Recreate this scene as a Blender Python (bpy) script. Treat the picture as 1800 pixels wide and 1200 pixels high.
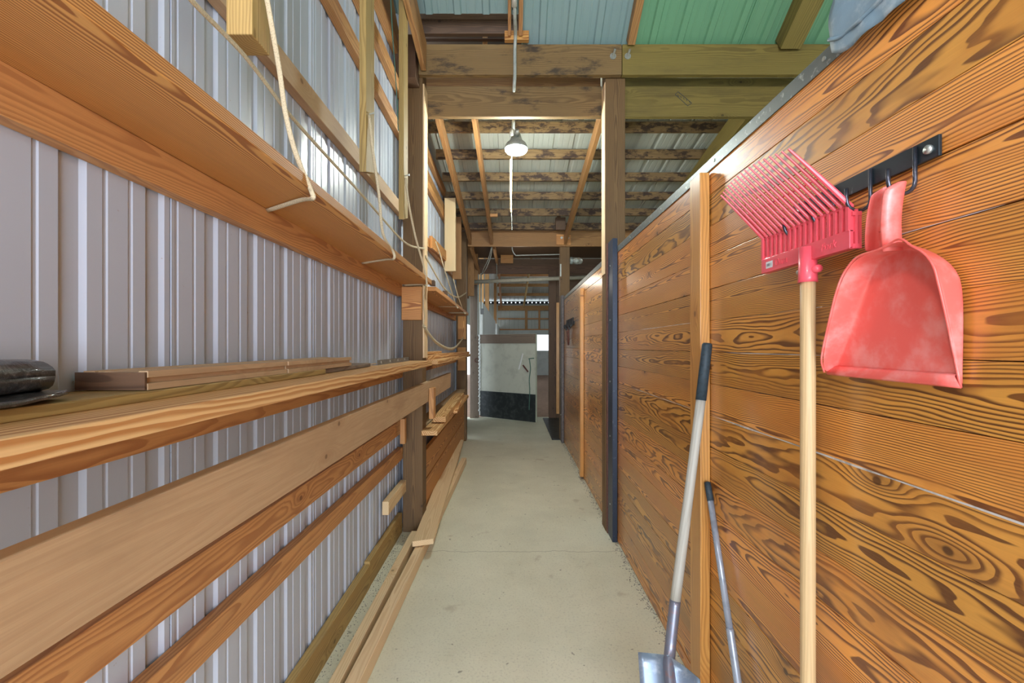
import bpy, bmesh, math, random
from mathutils import Vector, Matrix, noise
random.seed(7)
S = bpy.context.scene
for o in list(bpy.data.objects): bpy.data.objects.remove(o)

# ------------------------------------------------------------------ camera, world, light, exposure
H = 1.41                     # eye height
F = 800.0                    # focal length in px of an 1800 px wide frame
cam_d = bpy.data.cameras.new('camera'); cam = bpy.data.objects.new('camera', cam_d)
S.collection.objects.link(cam); S.camera = cam
cam.location = (0, 0, H); cam.rotation_euler = (math.pi/2, 0, 0)
cam_d.sensor_width = 36; cam_d.lens = 36*F/1800; cam_d.shift_y = 8/1800; cam_d.clip_start = .02
S.view_settings.view_transform = 'Standard'; S.view_settings.look = 'None'
S.view_settings.gamma = 1; S.view_settings.use_curve_mapping = False
S.view_settings.exposure = 0.75
W = bpy.data.worlds.new('world'); S.world = W; W.use_nodes = True
bg = W.node_tree.nodes['Background']
bg.inputs[0].default_value = (.80, .90, 1.0, 1); bg.inputs[1].default_value = 1.5

def area(name, loc, rot, sx, sy, power, col):
    l = bpy.data.lights.new(name, 'AREA'); l.shape = 'RECTANGLE'; l.size = sx; l.size_y = sy
    l.energy = power; l.color = col
    o = bpy.data.objects.new(name, l); o.location = loc; o.rotation_euler = rot
    S.collection.objects.link(o); return o
def point(name, loc, power, col, r=.08):
    l = bpy.data.lights.new(name, 'POINT'); l.energy = power; l.color = col; l.shadow_soft_size = r
    o = bpy.data.objects.new(name, l); o.location = loc; S.collection.objects.link(o); return o
# daylight from the open barn door behind the photographer, and an unseen greenish fill inside the right barn wall
area('door_daylight', (0.3, -3.2, 1.5), (math.radians(88), 0, 0), 2.6, 2.4, 165, (.82, .90, 1.0))
area('side_fill_light', (5.4, 2.5, 2.6), (math.radians(82), 0, math.radians(90)), 6, 2.2, 26, (.84, 1.0, .74))
point('near_fill_light', (-.70, -.5, 2.95), 40, (1.0, .97, .9), .12)  # added unseen fill behind the camera, brightening the stall wall
point('aisle_lamp_light', (0.036, 3.95, 3.02), 42, (.92, 1.0, .93), .09)
point('passage_fill_light', (.1, 7.6, 2.5), 5, (1.0, .93, .8), .08)  # unseen fill in the passage, no fixture hangs there
area('arena_daylight', (2.5, 19.5, 2.6), (math.radians(100), 0, math.radians(150)), 4, 2, 10, (.9, .96, 1.0))

# ------------------------------------------------------------------ helpers
def P(px, py=None, X=None, d=None, z=None):
    """a pixel of the photograph and one known world value -> (X, d, Z)"""
    if X is not None: d = X*F/(px-900)
    elif z is not None: d = (z-H)*F/(608-py)
    X = (px-900)*d/F
    Z = z if z is not None else H+(608-py)*d/F
    return Vector((X, d, Z))

def link(o, parent=None, label=None, cat=None, group=None, kind=None):
    S.collection.objects.link(o)
    if parent is not None: o.parent = parent
    if label: o['label'] = label
    if cat: o['category'] = cat
    if group: o['group'] = group
    if kind: o['kind'] = kind
    return o
def thing(name, loc, label, cat, group=None):
    o = bpy.data.objects.new(name, None); o.location = loc; o.empty_display_size = .05
    return link(o, None, label, cat, group)

class MB:
    def __init__(s): s.v = []; s.f = []; s.wc = []; s.wr = []
    def add(s, vs, fs, wc=None, wr=0.5):
        n = len(s.v); s.v += [Vector(a) for a in vs]
        s.f += [tuple(i+n for i in f) for f in fs]
        s.wc += list(wc) if wc else [Vector(a) for a in vs]
        s.wr += [wr]*len(vs)
    def board(s, p0, p1, w, t, side=None, seg=None, warp=.0015, wr=None, cut=(0, 0), pith=None):
        """box from p0 to p1 (centre line); w along side, t along the third axis"""
        p0 = Vector(p0); p1 = Vector(p1); ax = (p1-p0); L = ax.length; ax.normalize()
        side = Vector(side) if side is not None else Vector((0, 0, 1))
        side = (side-ax*side.dot(ax)).normalized(); th = ax.cross(side)
        seg = seg or max(1, min(14, int(L/.25)))
        wr = random.random() if wr is None else wr
        off = Vector((random.uniform(0, 60), 0, 0))
        py = random.uniform(-.5, .5)*w; pz = -t/2-random.uniform(.0, .05)
        if pith: py, pz = pith
        rows = []; wc = []; vs = []
        q = random.uniform(0, 90)
        for i in range(seg+1):
            u = i/seg
            a = warp*noise.noise(Vector((q, u*L*.7, 0))); b = warp*noise.noise(Vector((0, q, u*L*.7)))
            for (sy, sz) in ((-1, -1), (1, -1), (1, 1), (-1, 1)):
                c = (cut[0] if i == 0 else (cut[1] if i == seg else 0))*sy
                vs.append(p0+ax*(u*L+c)+side*(sy*w/2+a)+th*(sz*t/2+b))
                wc.append(Vector((u*L+c, sy*w/2-py, sz*t/2-pz))+off)
        fs = []
        for i in range(seg):
            k = 4*i
            for j in range(4): fs.append((k+j, k+(j+1) % 4, k+4+(j+1) % 4, k+4+j))
        fs.append((3, 2, 1, 0)); k = 4*seg; fs.append((k, k+1, k+2, k+3))
        s.add(vs, fs, wc, wr); return s
    def box(s, a, b, wr=None, axis=None, **k):
        """axis aligned box, grain along its longest side (or the given axis)"""
        a = Vector(a); b = Vector(b); lo = Vector([min(a[i], b[i]) for i in range(3)]); hi = Vector([max(a[i], b[i]) for i in range(3)])
        sz = hi-lo; c = (lo+hi)/2
        ax = axis if axis is not None else max(range(3), key=lambda i: sz[i])
        oth = [i for i in range(3) if i != ax]; oth.sort(key=lambda i: -sz[i])
        e = Vector((0, 0, 0)); e[ax] = sz[ax]/2; sd = Vector((0, 0, 0)); sd[oth[0]] = 1
        return s.board(c-e, c+e, sz[oth[0]], sz[oth[1]], sd, wr=wr, **k)
    def tube(s, pts, r, n=10, cap=True, r2=None):
        pts = [Vector(p) for p in pts]; m = len(pts); vs = []; wc = []
        t0 = (pts[1]-pts[0]).normalized(); up = Vector((0, 0, 1)) if abs(t0.z) < .9 else Vector((1, 0, 0))
        L = 0; a = None
        for i, p in enumerate(pts):
            t = (pts[min(i+1, m-1)]-pts[max(i-1, 0)]).normalized()
            a = (up-t*up.dot(t)).normalized() if a is None else (a-t*a.dot(t)).normalized()
            b = t.cross(a); rr = r[i] if isinstance(r, (list, tuple)) else r
            if i: L += (p-pts[i-1]).length
            for k in range(n):
                an = 2*math.pi*k/n; q = a*math.cos(an)*rr+b*math.sin(an)*(rr if r2 is None else r2*(rr/ (r if not isinstance(r, (list, tuple)) else rr)))
                vs.append(p+q); wc.append(Vector((L, math.cos(an)*rr+.01, math.sin(an)*rr+.02)))
        fs = [(i*n+k, i*n+(k+1) % n, (i+1)*n+(k+1) % n, (i+1)*n+k) for i in range(m-1) for k in range(n)]
        if cap: fs += [tuple(range(n-1, -1, -1)), tuple((m-1)*n+k for k in range(n))]
        s.add(vs, fs, wc); return s
    def grid(s, rows, thick=None, closed=False):
        """rows of points -> a skin (thickness by modifier)"""
        n = len(rows[0]); vs = [p for r in rows for p in r]
        fs = [(i*n+k, i*n+k+1, (i+1)*n+k+1, (i+1)*n+k) for i in range(len(rows)-1) for k in range(n-1)]
        if closed: fs += [(i*n+n-1, i*n, (i+1)*n, (i+1)*n+n-1) for i in range(len(rows)-1)]
        s.add(vs, fs); return s
    def build(s, name, mat, parent=None, label=None, cat=None, group=None, kind=None, smooth=False, bevel=0, solid=0, sub=0, offset=0):
        org = Vector((0, 0, 0))
        if parent is not None: org = parent['_w'] if False else world_loc(parent)
        elif s.v:
            lo = [min(v[i] for v in s.v) for i in range(3)]; hi = [max(v[i] for v in s.v) for i in range(3)]
            org = Vector(((lo[0]+hi[0])/2, (lo[1]+hi[1])/2, lo[2]))
        me = bpy.data.meshes.new(name); me.from_pydata([tuple(v-org) for v in s.v], [], s.f)
        at = me.attributes.new('wc', 'FLOAT_VECTOR', 'POINT'); at.data.foreach_set('vector', [c for w in s.wc for c in w])
        ar = me.attributes.new('wr', 'FLOAT', 'POINT'); ar.data.foreach_set('value', s.wr)
        me.materials.append(mat); me.validate(); me.update()
        if smooth: me.polygons.foreach_set('use_smooth', [True]*len(me.polygons))
        o = bpy.data.objects.new(name, me)
        if parent is None: o.location = org
        if solid:
            m = o.modifiers.new('s', 'SOLIDIFY'); m.thickness = solid; m.offset = offset
        if bevel:
            m = o.modifiers.new('b', 'BEVEL'); m.width = bevel; m.segments = 2; m.limit_method = 'ANGLE'
        if sub:
            m = o.modifiers.new('u', 'SUBSURF'); m.levels = sub; m.render_levels = sub
        return link(o, parent, label, cat, group, kind)
def world_loc(o):
    v = Vector((0, 0, 0))
    while o is not None: v += Vector(o.location); o = o.parent
    return v
def smooth_path(pts, k=6):
    pts = [Vector(p) for p in pts]; out = []
    q = [pts[0]*2-pts[1]]+pts+[pts[-1]*2-pts[-2]]
    for i in range(1, len(q)-2):
        for j in range(k):
            t = j/k; a, b, c, d = q[i-1], q[i], q[i+1], q[i+2]
            out.append(.5*((2*b)+(c-a)*t+(2*a-5*b+4*c-d)*t*t+(3*b-a-3*c+d)*t**3))
    out.append(pts[-1]); return out

# ------------------------------------------------------------------ materials
class NT:
    def __init__(s, name):
        s.m = bpy.data.materials.new(name); s.m.use_nodes = True; s.t = s.m.node_tree
        s.b = s.t.nodes['Principled BSDF']
    def n(s, ty, **k):
        x = s.t.nodes.new(ty)
        for a, v in k.items(): setattr(x, a, v)
        return x
    def c(s, a, b): s.t.links.new(a, b)
    def inp(s, sock, v):
        if hasattr(v, 'is_output') or isinstance(v, bpy.types.NodeSocket): s.c(v, sock)
        else: sock.default_value = v
    def math(s, op, a, b=0.0, c=0.0, clamp=False):
        x = s.n('ShaderNodeMath', operation=op, use_clamp=clamp)
        s.inp(x.inputs[0], a); s.inp(x.inputs[1], b); s.inp(x.inputs[2], c); return x.outputs[0]
    def vm(s, op, a, b=(0, 0, 0)):
        x = s.n('ShaderNodeVectorMath', operation=op); s.inp(x.inputs[0], a); s.inp(x.inputs[1], b)
        return x.outputs['Value'] if op in ('LENGTH', 'DOT_PRODUCT', 'DISTANCE') else x.outputs[0]
    def noise(s, v, sc, det=3, rough=.5, dist=0):
        x = s.n('ShaderNodeTexNoise'); s.c(v, x.inputs['Vector']); x.inputs['Scale'].default_value = sc
        x.inputs['Detail'].default_value = det; x.inputs['Roughness'].default_value = rough; x.inputs['Distortion'].default_value = dist
        return x.outputs['Fac']
    def mix(s, f, a, b, mode='MIX'):
        x = s.n('ShaderNodeMix', data_type='RGBA', blend_type=mode)
        s.inp(x.inputs[0], f); s.inp(x.inputs[6], a if not isinstance(a, tuple) else (*a[:3], 1)); s.inp(x.inputs[7], b if not isinstance(b, tuple) else (*b[:3], 1))
        return x.outputs[2]
    def ramp(s, f, stops):
        x = s.n('ShaderNodeValToRGB'); s.c(f, x.inputs[0]); e = x.color_ramp.elements
        while len(e) < len(stops): e.new(.5)
        for k, (p, col) in enumerate(stops): e[k].position = p; e[k].color = (*col, 1) if len(col) == 3 else col
        return x.outputs[0]
    def step(s, v, a, b):
        x = s.n('ShaderNodeMapRange', interpolation_type='SMOOTHSTEP'); s.inp(x.inputs[0], v)
        x.inputs[1].default_value = a; x.inputs[2].default_value = b; return x.outputs[0]
    def bump(s, h, st=.3, dist=.01):
        x = s.n('ShaderNodeBump'); x.inputs['Strength'].default_value = st; x.inputs['Distance'].default_value = dist
        s.c(h, x.inputs['Height']); s.c(x.outputs[0], s.b.inputs['Normal'])

def wood(name, early, late, ring=.007, rough=.6, coat=0, knots=.6, dirt=None, dirt_amt=.3, wobble=.02, var=.25, contrast=1.0, late_w=.35, fine=.25, mottle=None, taper=.012, dsc=(1.1, 5, 5), dthr=(.5, .72)):
    t = NT(name)
    wc = t.n('ShaderNodeAttribute', attribute_name='wc').outputs['Vector']
    wr = t.n('ShaderNodeAttribute', attribute_name='wr').outputs['Fac']
    sep = t.n('ShaderNodeSeparateXYZ'); t.c(wc, sep.inputs[0]); x, y, z = sep.outputs
    # knots: one per stretched cell, nearly round on the board
    kx = t.n('ShaderNodeCombineXYZ'); t.c(t.math('MULTIPLY', x, 1.5), kx.inputs[0]); t.c(t.math('MULTIPLY', y, 7.0), kx.inputs[1])
    vo = t.n('ShaderNodeTexVoronoi', voronoi_dimensions='2D'); t.c(kx.outputs[0], vo.inputs['Vector']); vo.inputs['Scale'].default_value = 1; vo.inputs['Randomness'].default_value = 1
    dv = t.vm('SUBTRACT', kx.outputs[0], vo.outputs['Position'])
    kr = t.vm('LENGTH', t.vm('MULTIPLY', dv, (1/1.5*.75, 1/7.0, 0)))
    kl = t.vm('LENGTH', t.vm('MULTIPLY', dv, (1/1.5*.32, 1/7.0, 0)))
    sc = t.n('ShaderNodeSeparateColor'); t.c(vo.outputs['Color'], sc.inputs[0])
    ksel = t.math('LESS_THAN', sc.outputs[0], knots)
    kb = t.math('MULTIPLY', t.math('EXPONENT', t.math('MULTIPLY', t.math('MULTIPLY', kl, kl), -1400)), ksel)
    # growth rings round a wandering pith
    nv = t.vm('MULTIPLY', wc, (.9, 5, 5))
    n1 = t.noise(nv, 1.0, 3, .5)
    nv2 = t.vm('MULTIPLY', wc, (4.5, 22, 22))
    n2 = t.noise(nv2, 1.0, 2, .5)
    wob = t.math('ADD', t.math('MULTIPLY', t.math('SUBTRACT', n1, .5), wobble*4), t.math('MULTIPLY', t.math('SUBTRACT', n2, .5), wobble*.55))
    yz = t.n('ShaderNodeCombineXYZ'); t.c(y, yz.inputs[1]); t.c(z, yz.inputs[2])
    r = t.vm('LENGTH', yz.outputs[0])
    r = t.math('ADD', t.math('ADD', r, wob), t.math('MULTIPLY', x, taper))
    r = t.math('ADD', r, t.math('MULTIPLY', kb, ring*4.2))
    fr = t.math('FRACT', t.math('DIVIDE', r, ring))
    w0 = 1-late_w
    lat = t.math('MULTIPLY', t.step(fr, w0-.35, w0+.12), t.math('SUBTRACT', 1.0, t.step(fr, .93, 1.0)))
    band = t.noise(t.vm('MULTIPLY', wc, (.8, 14, 14)), 1.0, 2)
    lat = t.math('MULTIPLY', lat, t.math('MULTIPLY', t.math('ADD', t.math('MULTIPLY', band, 1.3), .1), contrast), clamp=True)
    col = t.mix(lat, early, late)
    fib = t.noise(t.vm('MULTIPLY', wc, (6, 420, 420)), 1.0, 2, .6)
    col = t.mix(t.math('MULTIPLY', t.step(fib, .35, .75), fine), col, tuple(c*.55 for c in early))
    if mottle:
        mo = t.step(t.noise(t.vm('MULTIPLY', wc, (2.2, 7, 7)), 1.0, 4, .65), .42, .68)
        col = t.mix(t.math('MULTIPLY', mo, .6), col, mottle)
    kn = t.math('MULTIPLY', t.math('SUBTRACT', 1.0, t.step(t.math('ADD', kr, t.math('MULTIPLY', n2, .006)), .009, .014)), ksel)
    col = t.mix(t.math('MULTIPLY', kn, .85), col, tuple(c*.22 for c in late))
    halo = t.math('MULTIPLY', t.math('SUBTRACT', 1.0, t.step(kl, .008, .028)), ksel)
    col = t.mix(t.math('MULTIPLY', halo, .35), col, late)
    if dirt:
        dn = t.step(t.noise(t.vm('MULTIPLY', wc, dsc), 1.0, 5, .7), *dthr)
        col = t.mix(t.math('MULTIPLY', dn, dirt_amt), col, dirt)
    hsv = t.n('ShaderNodeHueSaturation'); t.c(col, hsv.inputs['Color'])
    t.c(t.math('ADD', t.math('MULTIPLY', wr, var*2), 1-var), hsv.inputs['Value'])
    t.c(t.math('ADD', t.math('MULTIPLY', wr, -.012), .506), hsv.inputs['Hue'])
    t.c(hsv.outputs[0], t.b.inputs['Base Color'])
    t.b.inputs['Roughness'].default_value = rough
    if coat:
        t.b.inputs['Coat Weight'].default_value = coat; t.b.inputs['Coat Roughness'].default_value = .22
    t.bump(t.math('ADD', t.math('MULTIPLY', lat, .5), fib), .25, .0008)
    return t.m

def plain(name, col, rough=.5, metal=0, var=.12, scale=30, bump=0, coat=0, col2=None, thr=(.45, .7)):
    t = NT(name); co = t.n('ShaderNodeTexCoord').outputs['Object']
    n = t.noise(co, scale, 4, .6)
    c2 = col2 or tuple(c*(1-var*2) for c in col)
    t.c(t.mix(t.step(n, *thr), col, c2), t.b.inputs['Base Color'])
    t.b.inputs['Roughness'].default_value = rough; t.b.inputs['Metallic'].default_value = metal
    t.b.inputs['Coat Weight'].default_value = coat
    if bump: t.bump(n, bump, .003)
    return t.m

M = {}
M['stall'] = wood('varnished_stall_wood', (.80, .36, .072), (.155, .048, .014), ring=.0050, rough=.38, coat=.6, knots=.30, wobble=.019, var=.17, contrast=1.55, late_w=.27, fine=.2, mottle=(.56, .20, .035), dirt=(.17, .09, .035), dirt_amt=.35)
M['stud'] = wood('golden_stud_wood', (.66, .335, .085), (.42, .165, .035), ring=.006, rough=.38, coat=.35, knots=.35, var=.12, contrast=.8, wobble=.012)
M['plank'] = wood('amber_fir_plank', (.74, .37, .11), (.36, .125, .028), ring=.0046, rough=.55, knots=.12, var=.10, contrast=1.7, wobble=.012, dirt=(.26, .12, .045), dirt_amt=.25)
M['pine'] = wood('pale_pine', (.82, .54, .25), (.52, .225, .065), ring=.014, rough=.6, knots=.3, var=.08, contrast=1.4, wobble=.02, late_w=.45, fine=.12)
M['fresh'] = wood('fresh_white_pine', (.82, .62, .37), (.62, .39, .18), ring=.009, rough=.6, knots=.25, var=.08, contrast=.6, wobble=.012, fine=.12)
M['old'] = wood('weathered_tan_board', (.56, .38, .22), (.40, .235, .12), ring=.013, rough=.7, knots=.45, var=.08, contrast=.3, wobble=.02, dirt=(.31, .20, .115), dirt_amt=.5, mottle=(.45, .295, .165))
M['girt'] = wood('reddish_girt_wood', (.60, .31, .11), (.33, .125, .04), ring=.007, rough=.6, knots=.25, var=.14, contrast=.8, dirt=(.24, .12, .055), dirt_amt=.4)
M['post'] = wood('brown_post_wood', (.205, .115, .045), (.10, .05, .018), ring=.009, rough=.65, knots=.15, var=.10, contrast=.9, dirt=(.10, .06, .03), dirt_amt=.5)
M['beam'] = wood('aged_beam_wood', (.25, .155, .058), (.12, .068, .025), ring=.009, rough=.65, knots=.3, var=.12, contrast=.8, dirt=(.03, .022, .018), dirt_amt=.85, dsc=(2.6, 7, 7), dthr=(.52, .66))
M['olive'] = wood('olive_beam_wood', (.25, .185, .045), (.13, .09, .022), ring=.009, rough=.65, knots=.3, var=.12, contrast=.7, dirt=(.10, .07, .025), dirt_amt=.5)
M['rafter'] = wood('rafter_wood', (.42, .215, .075), (.21, .09, .03), ring=.008, rough=.6, knots=.2, var=.12, contrast=.8, dirt=(.14, .08, .04), dirt_amt=.4)
M['treated'] = wood('green_treated_wood', (.47, .32, .11), (.27, .165, .05), ring=.008, rough=.65, knots=.3, var=.10, contrast=.9, dirt=(.18, .13, .06), dirt_amt=.5)
M['purlin'] = wood('blotched_purlin_wood', (.25, .155, .065), (.13, .07, .03), ring=.007, rough=.65, knots=.3, var=.1, contrast=.7, dirt=(.03, .014, .012), dirt_amt=.9, dsc=(7, 16, 16), dthr=(.46, .58))
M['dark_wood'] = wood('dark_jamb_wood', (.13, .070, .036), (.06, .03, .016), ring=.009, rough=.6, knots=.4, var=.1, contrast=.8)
M['grey_wood'] = wood('grey_jamb_wood', (.24, .185, .14), (.12, .09, .07), ring=.009, rough=.7, knots=.7, var=.1, contrast=.7)
M['handle_wood'] = wood('ash_handle_wood', (.66, .47, .25), (.44, .27, .12), ring=.006, rough=.5, knots=0, var=.05, contrast=.5, wobble=.006, dirt=(.40, .30, .19), dirt_amt=.5)
M['grey_handle'] = wood('weathered_handle_wood', (.47, .46, .41), (.33, .31, .27), ring=.006, rough=.55, knots=0, var=.05, contrast=.6, wobble=.006, dirt=(.36, .30, .2), dirt_amt=.5)

def sheet_metal(name, col, col2, rough=.33, speck=.5):
    t = NT(name); co = t.n('ShaderNodeTexCoord').outputs['Object']
    n = t.noise(t.vm('MULTIPLY', co, (1, 1.5, .6)), 1.6, 3)
    c = t.mix(n, col, col2)
    sp = t.step(t.noise(co, 55, 2, .5), .745, .79)
    c = t.mix(t.math('MULTIPLY', sp, speck), c, (.30, .17, .10))
    t.c(c, t.b.inputs['Base Color']); t.b.inputs['Roughness'].default_value = rough
    t.c(t.math('ADD', t.math('MULTIPLY', t.noise(co, 9, 3), .14), rough-.07), t.b.inputs['Roughness'])
    t.b.inputs['Specular IOR Level'].default_value = .7
    t.bump(t.noise(co, 3.5, 2), .12, .01)
    return t.m
M['siding'] = sheet_metal('white_siding_metal', (.52, .575, .69), (.47, .52, .62))
M['roof'] = sheet_metal('white_roof_metal', (.53, .55, .49), (.46, .48, .43), .4, .25)
M['roof_green_lit'] = sheet_metal('roof_metal_green_lit', (.17, .37, .20), (.14, .33, .20), .35, .1)  # green of grass-reflected light put into the metal's colour
M['roof_blue_lit'] = sheet_metal('roof_metal_blue_lit', (.20, .34, .32), (.27, .35, .37), .35, .1)  # bluish cast of the light put into the metal's colour

def concrete():
    t = NT('troweled_concrete'); co = t.n('ShaderNodeTexCoord').outputs['Object']
    a = t.noise(co, 1.6, 5, .6); b = t.noise(co, 90, 3, .6); s = t.noise(co, 5, 3, .5)
    c = t.mix(t.step(a, .35, .68), (.76, .75, .60), (.66, .65, .51))
    c = t.mix(t.math('MULTIPLY', t.step(b, .5, .75), .35), c, (.30, .29, .24))
    c = t.mix(t.math('MULTIPLY', t.step(s, .66, .74), .35), c, (.33, .26, .17))
    sp = t.step(t.noise(co, 30, 2, .4), .735, .77); c = t.mix(t.math('MULTIPLY', sp, .6), c, (.14, .12, .09))
    geo = t.n('ShaderNodeNewGeometry'); se = t.n('ShaderNodeSeparateXYZ'); t.c(geo.outputs['Position'], se.inputs[0])
    cx = t.n('ShaderNodeCombineXYZ'); t.c(se.outputs[0], cx.inputs[0])
    w = t.noise(cx.outputs[0], 5, 4, .6)
    dd = t.math('ABSOLUTE', t.math('SUBTRACT', se.outputs[1], t.math('ADD', t.math('MULTIPLY', w, .11), 3.07)))
    cr = t.math('SUBTRACT', 1.0, t.step(dd, .001, .004)); c = t.mix(t.math('MULTIPLY', cr, .6), c, (.13, .10, .07))
    t.c(c, t.b.inputs['Base Color']); t.b.inputs['Roughness'].default_value = .62
    t.bump(t.math('ADD', b, t.math('MULTIPLY', t.noise(co, 25, 3), .6)), .25, .002)
    return t.m
M['concrete'] = concrete()
M['dirt'] = plain('reddish_dirt', (.34, .21, .145), .9, 0, .15, 12, .5)
M['gravel'] = plain('wall_base_grit', (.27, .26, .235), .95, 0, .35, 160, .8, col2=(.10, .095, .09))
M['cap_steel'] = plain('scuffed_cap_steel', (.17, .19, .19), .42, .6, .2, 60, .1, col2=(.45, .47, .45), thr=(.58, .72))
M['channel'] = plain('blue_black_channel_steel', (.035, .05, .085), .4, .3, .2, 45, .1, col2=(.11, .14, .19), thr=(.6, .75))
M['red_lead'] = plain('reddish_channel_edge', (.16, .065, .05), .6, .1, .2, 40)
M['grey_channel'] = plain('grey_channel_steel', (.14, .12, .12), .5, .3, .2, 45)
M['black'] = plain('black_paint_metal', (.022, .033, .042), .28, .4, .2, 40, col2=(.15, .19, .20), thr=(.66, .78))
M['hook'] = plain('steel_hook_rod', (.10, .105, .14), .3, .8, .2, 90)
M['bolt'] = plain('zinc_bolt', (.55, .58, .55), .35, .7, .1, 60)
M['fork'] = plain('coral_red_plastic', (.84, .095, .135), .33, 0, .05, 14, coat=.2)
M['pan'] = plain('salmon_red_plastic', (.86, .14, .12), .36, 0, .04, 16, .05, col2=(.88, .30, .28), thr=(.42, .72), coat=.15)
M['sticker'] = plain('white_sticker_paper', (.78, .80, .82), .5, 0, .03, 20)
M['ink'] = plain('sticker_ink', (.12, .13, .15), .6)
M['grip'] = plain('dark_foam_grip', (.028, .048, .065), .6, 0, .2, 80, .2)
M['socket'] = plain('worn_socket_steel', (.24, .26, .34), .38, .6, .2, 50, .1, col2=(.33, .24, .26), thr=(.5, .7))
M['blade'] = plain('blue_grey_blade_steel', (.26, .34, .46), .36, .55, .2, 26, .1, col2=(.42, .50, .60), thr=(.5, .7))
M['tube_paint'] = plain('grey_painted_tube', (.38, .43, .53), .25, .3, .1, 30)
M['twine'] = plain('baling_twine', (.60, .50, .34), .8, 0, .2, 300, .5)
M['green_wire'] = plain('green_wire', (.06, .16, .12), .6)
M['bag'] = plain('dusty_blue_canvas', (.20, .30, .38), .5, 0, .2, 22, .4, col2=(.36, .44, .50), thr=(.5, .72))
M['felt'] = plain('black_roofing_felt', (.035, .033, .032), .38, 0, .2, 90, .9, col2=(.11, .105, .10), thr=(.5, .7), coat=.5)
M['bracket'] = plain('galvanised_strip', (.30, .31, .33), .4, .7, .2, 60)
M['conduit'] = plain('grey_conduit', (.42, .45, .42), .45, .1, .1, 40)
M['split'] = plain('pale_weathered_split', (.62, .60, .60), .7, 0, .25, 20)
M['pvc'] = plain('dusty_pvc', (.40, .38, .31), .6, 0, .1, 20)
M['door_white'] = plain('stained_white_door_paint', (.60, .62, .53), .55, 0, .08, 6, .1)
M['rubber'] = plain('black_rubber_mat', (.018, .024, .026), .5, 0, .3, 12, .3, col2=(.05, .06, .06))
M['white_wall'] = plain('whitewashed_boards', (.62, .65, .62), .6, 0, .07, 3)
M['lamp_body'] = plain('grey_lamp_housing', (.30, .34, .33), .45, .3)
M['blackish'] = plain('black_box_plastic', (.02, .02, .022), .5)
M['box'] = plain('grey_outlet_box', (.22, .24, .26), .5, .2)
def emit(name, col, st):
    t = NT(name); t.b.inputs['Base Color'].default_value = (*col, 1)
    t.b.inputs['Emission Color'].default_value = (*col, 1); t.b.inputs['Emission Strength'].default_value = st; return t.m
M['lens'] = emit('lit_lamp_lens', (.93, 1, .98), 14)
g = NT('clear_jar_glass'); g.b.inputs['Transmission Weight'].default_value = .85; g.b.inputs['Roughness'].default_value = .08
g.b.inputs['Base Color'].default_value = (.9, .95, .9, 1); M['glass'] = g.m

# ------------------------------------------------------------------ corrugated sheets
def profile(a, b, pitch=.2075, start=0.0, panel=4, dep=.017):
    """(position, recess) pairs of a ribbed sheet between a and b"""
    out = []; k = math.floor((a-start)/pitch)
    while start+k*pitch < b:
        c = start+k*pitch
        pts = [(-.030, 0), (-.020, dep), (.020, dep), (.030, 0)]
        for f in (.345, .655):
            m = pitch*f; pts += [(m-.007, 0), (m-.004, .0024), (m+.004, .0024), (m+.007, 0)]
        if k % panel == 0: pts.insert(4, (.046, 0)); pts.insert(5, (.047, .012)); pts.insert(6, (.052, .012)); pts.insert(7, (.053, -.001))
        out += [(c+u, r) for u, r in pts]; k += 1
    return [(u, r) for u, r in out if a <= u <= b]

def wall_sheet(y0, y1, z0, z1, X, sgn=-1, start=1.108):
    mb = MB(); pr = profile(y0, y1, start=start, dep=.008)
    mb.grid([[Vector((X+sgn*r, y, z)) for (y, r) in pr] for z in (z0, z1)]); return mb
def ftop(y): return 3.70-.165*(y-3.45)      # far roof underside
mb = wall_sheet(-3.0, 3.52, 0.0, 6.0, -.87); mb2 = wall_sheet(3.52, 6.95, 0.0, 3.75, -.87)
mb.add(mb2.v, mb2.f)
mb.build('wall_left', M['siding'], kind='structure', solid=.002)

def roof_sheet(x0, x1, pa, pb, start=.1):
    """ribs run from pa=(y,z) to pb=(y,z)"""
    mb = MB(); pr = profile(x0, x1, start=start)
    n = Vector((0, -(pb[1]-pa[1]), pb[0]-pa[0])).normalized()
    mb.grid([[Vector((x, p[0], p[1]))+n*r for (x, r) in pr] for p in (pa, pb)]); return mb
mb = roof_sheet(.07, 5.6, (3.45, 3.73), (6.84, 3.73-.165*3.39), start=.04)
m2 = roof_sheet(-.95, .075, (3.70, 3.73-.165*.25), (6.84, 3.73-.165*3.39), start=.04); mb.add(m2.v, m2.f)
mb.build('ceiling', M['roof'], kind='structure', solid=.002)
SL = .66
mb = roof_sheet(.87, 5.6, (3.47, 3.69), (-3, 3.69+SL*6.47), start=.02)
mb.build('ceiling_near_green_lit', M['roof_green_lit'], kind='structure', solid=.002)
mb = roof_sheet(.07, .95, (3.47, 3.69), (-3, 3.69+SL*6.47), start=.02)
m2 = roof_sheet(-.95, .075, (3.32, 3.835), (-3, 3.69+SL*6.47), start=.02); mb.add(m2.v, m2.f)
mb.build('ceiling_near_blue_lit', M['roof_blue_lit'], kind='structure', solid=.002)

mb = MB(); mb.grid([[Vector((5.6+r, y, z)) for (y, r) in profile(-3.1, 22, start=.1)] for z in (0, 8.6)]); mb.build('wall_right_barn', M['roof'], kind='structure', solid=.002)
mb = MB(); mb.box((-.95, -3.15, 2.75), (5.6, -3.08, 8.4)); mb.box((1.75, -3.15, 0), (5.6, -3.08, 2.75)); mb.build('wall_back', M['rafter'], kind='structure')
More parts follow.
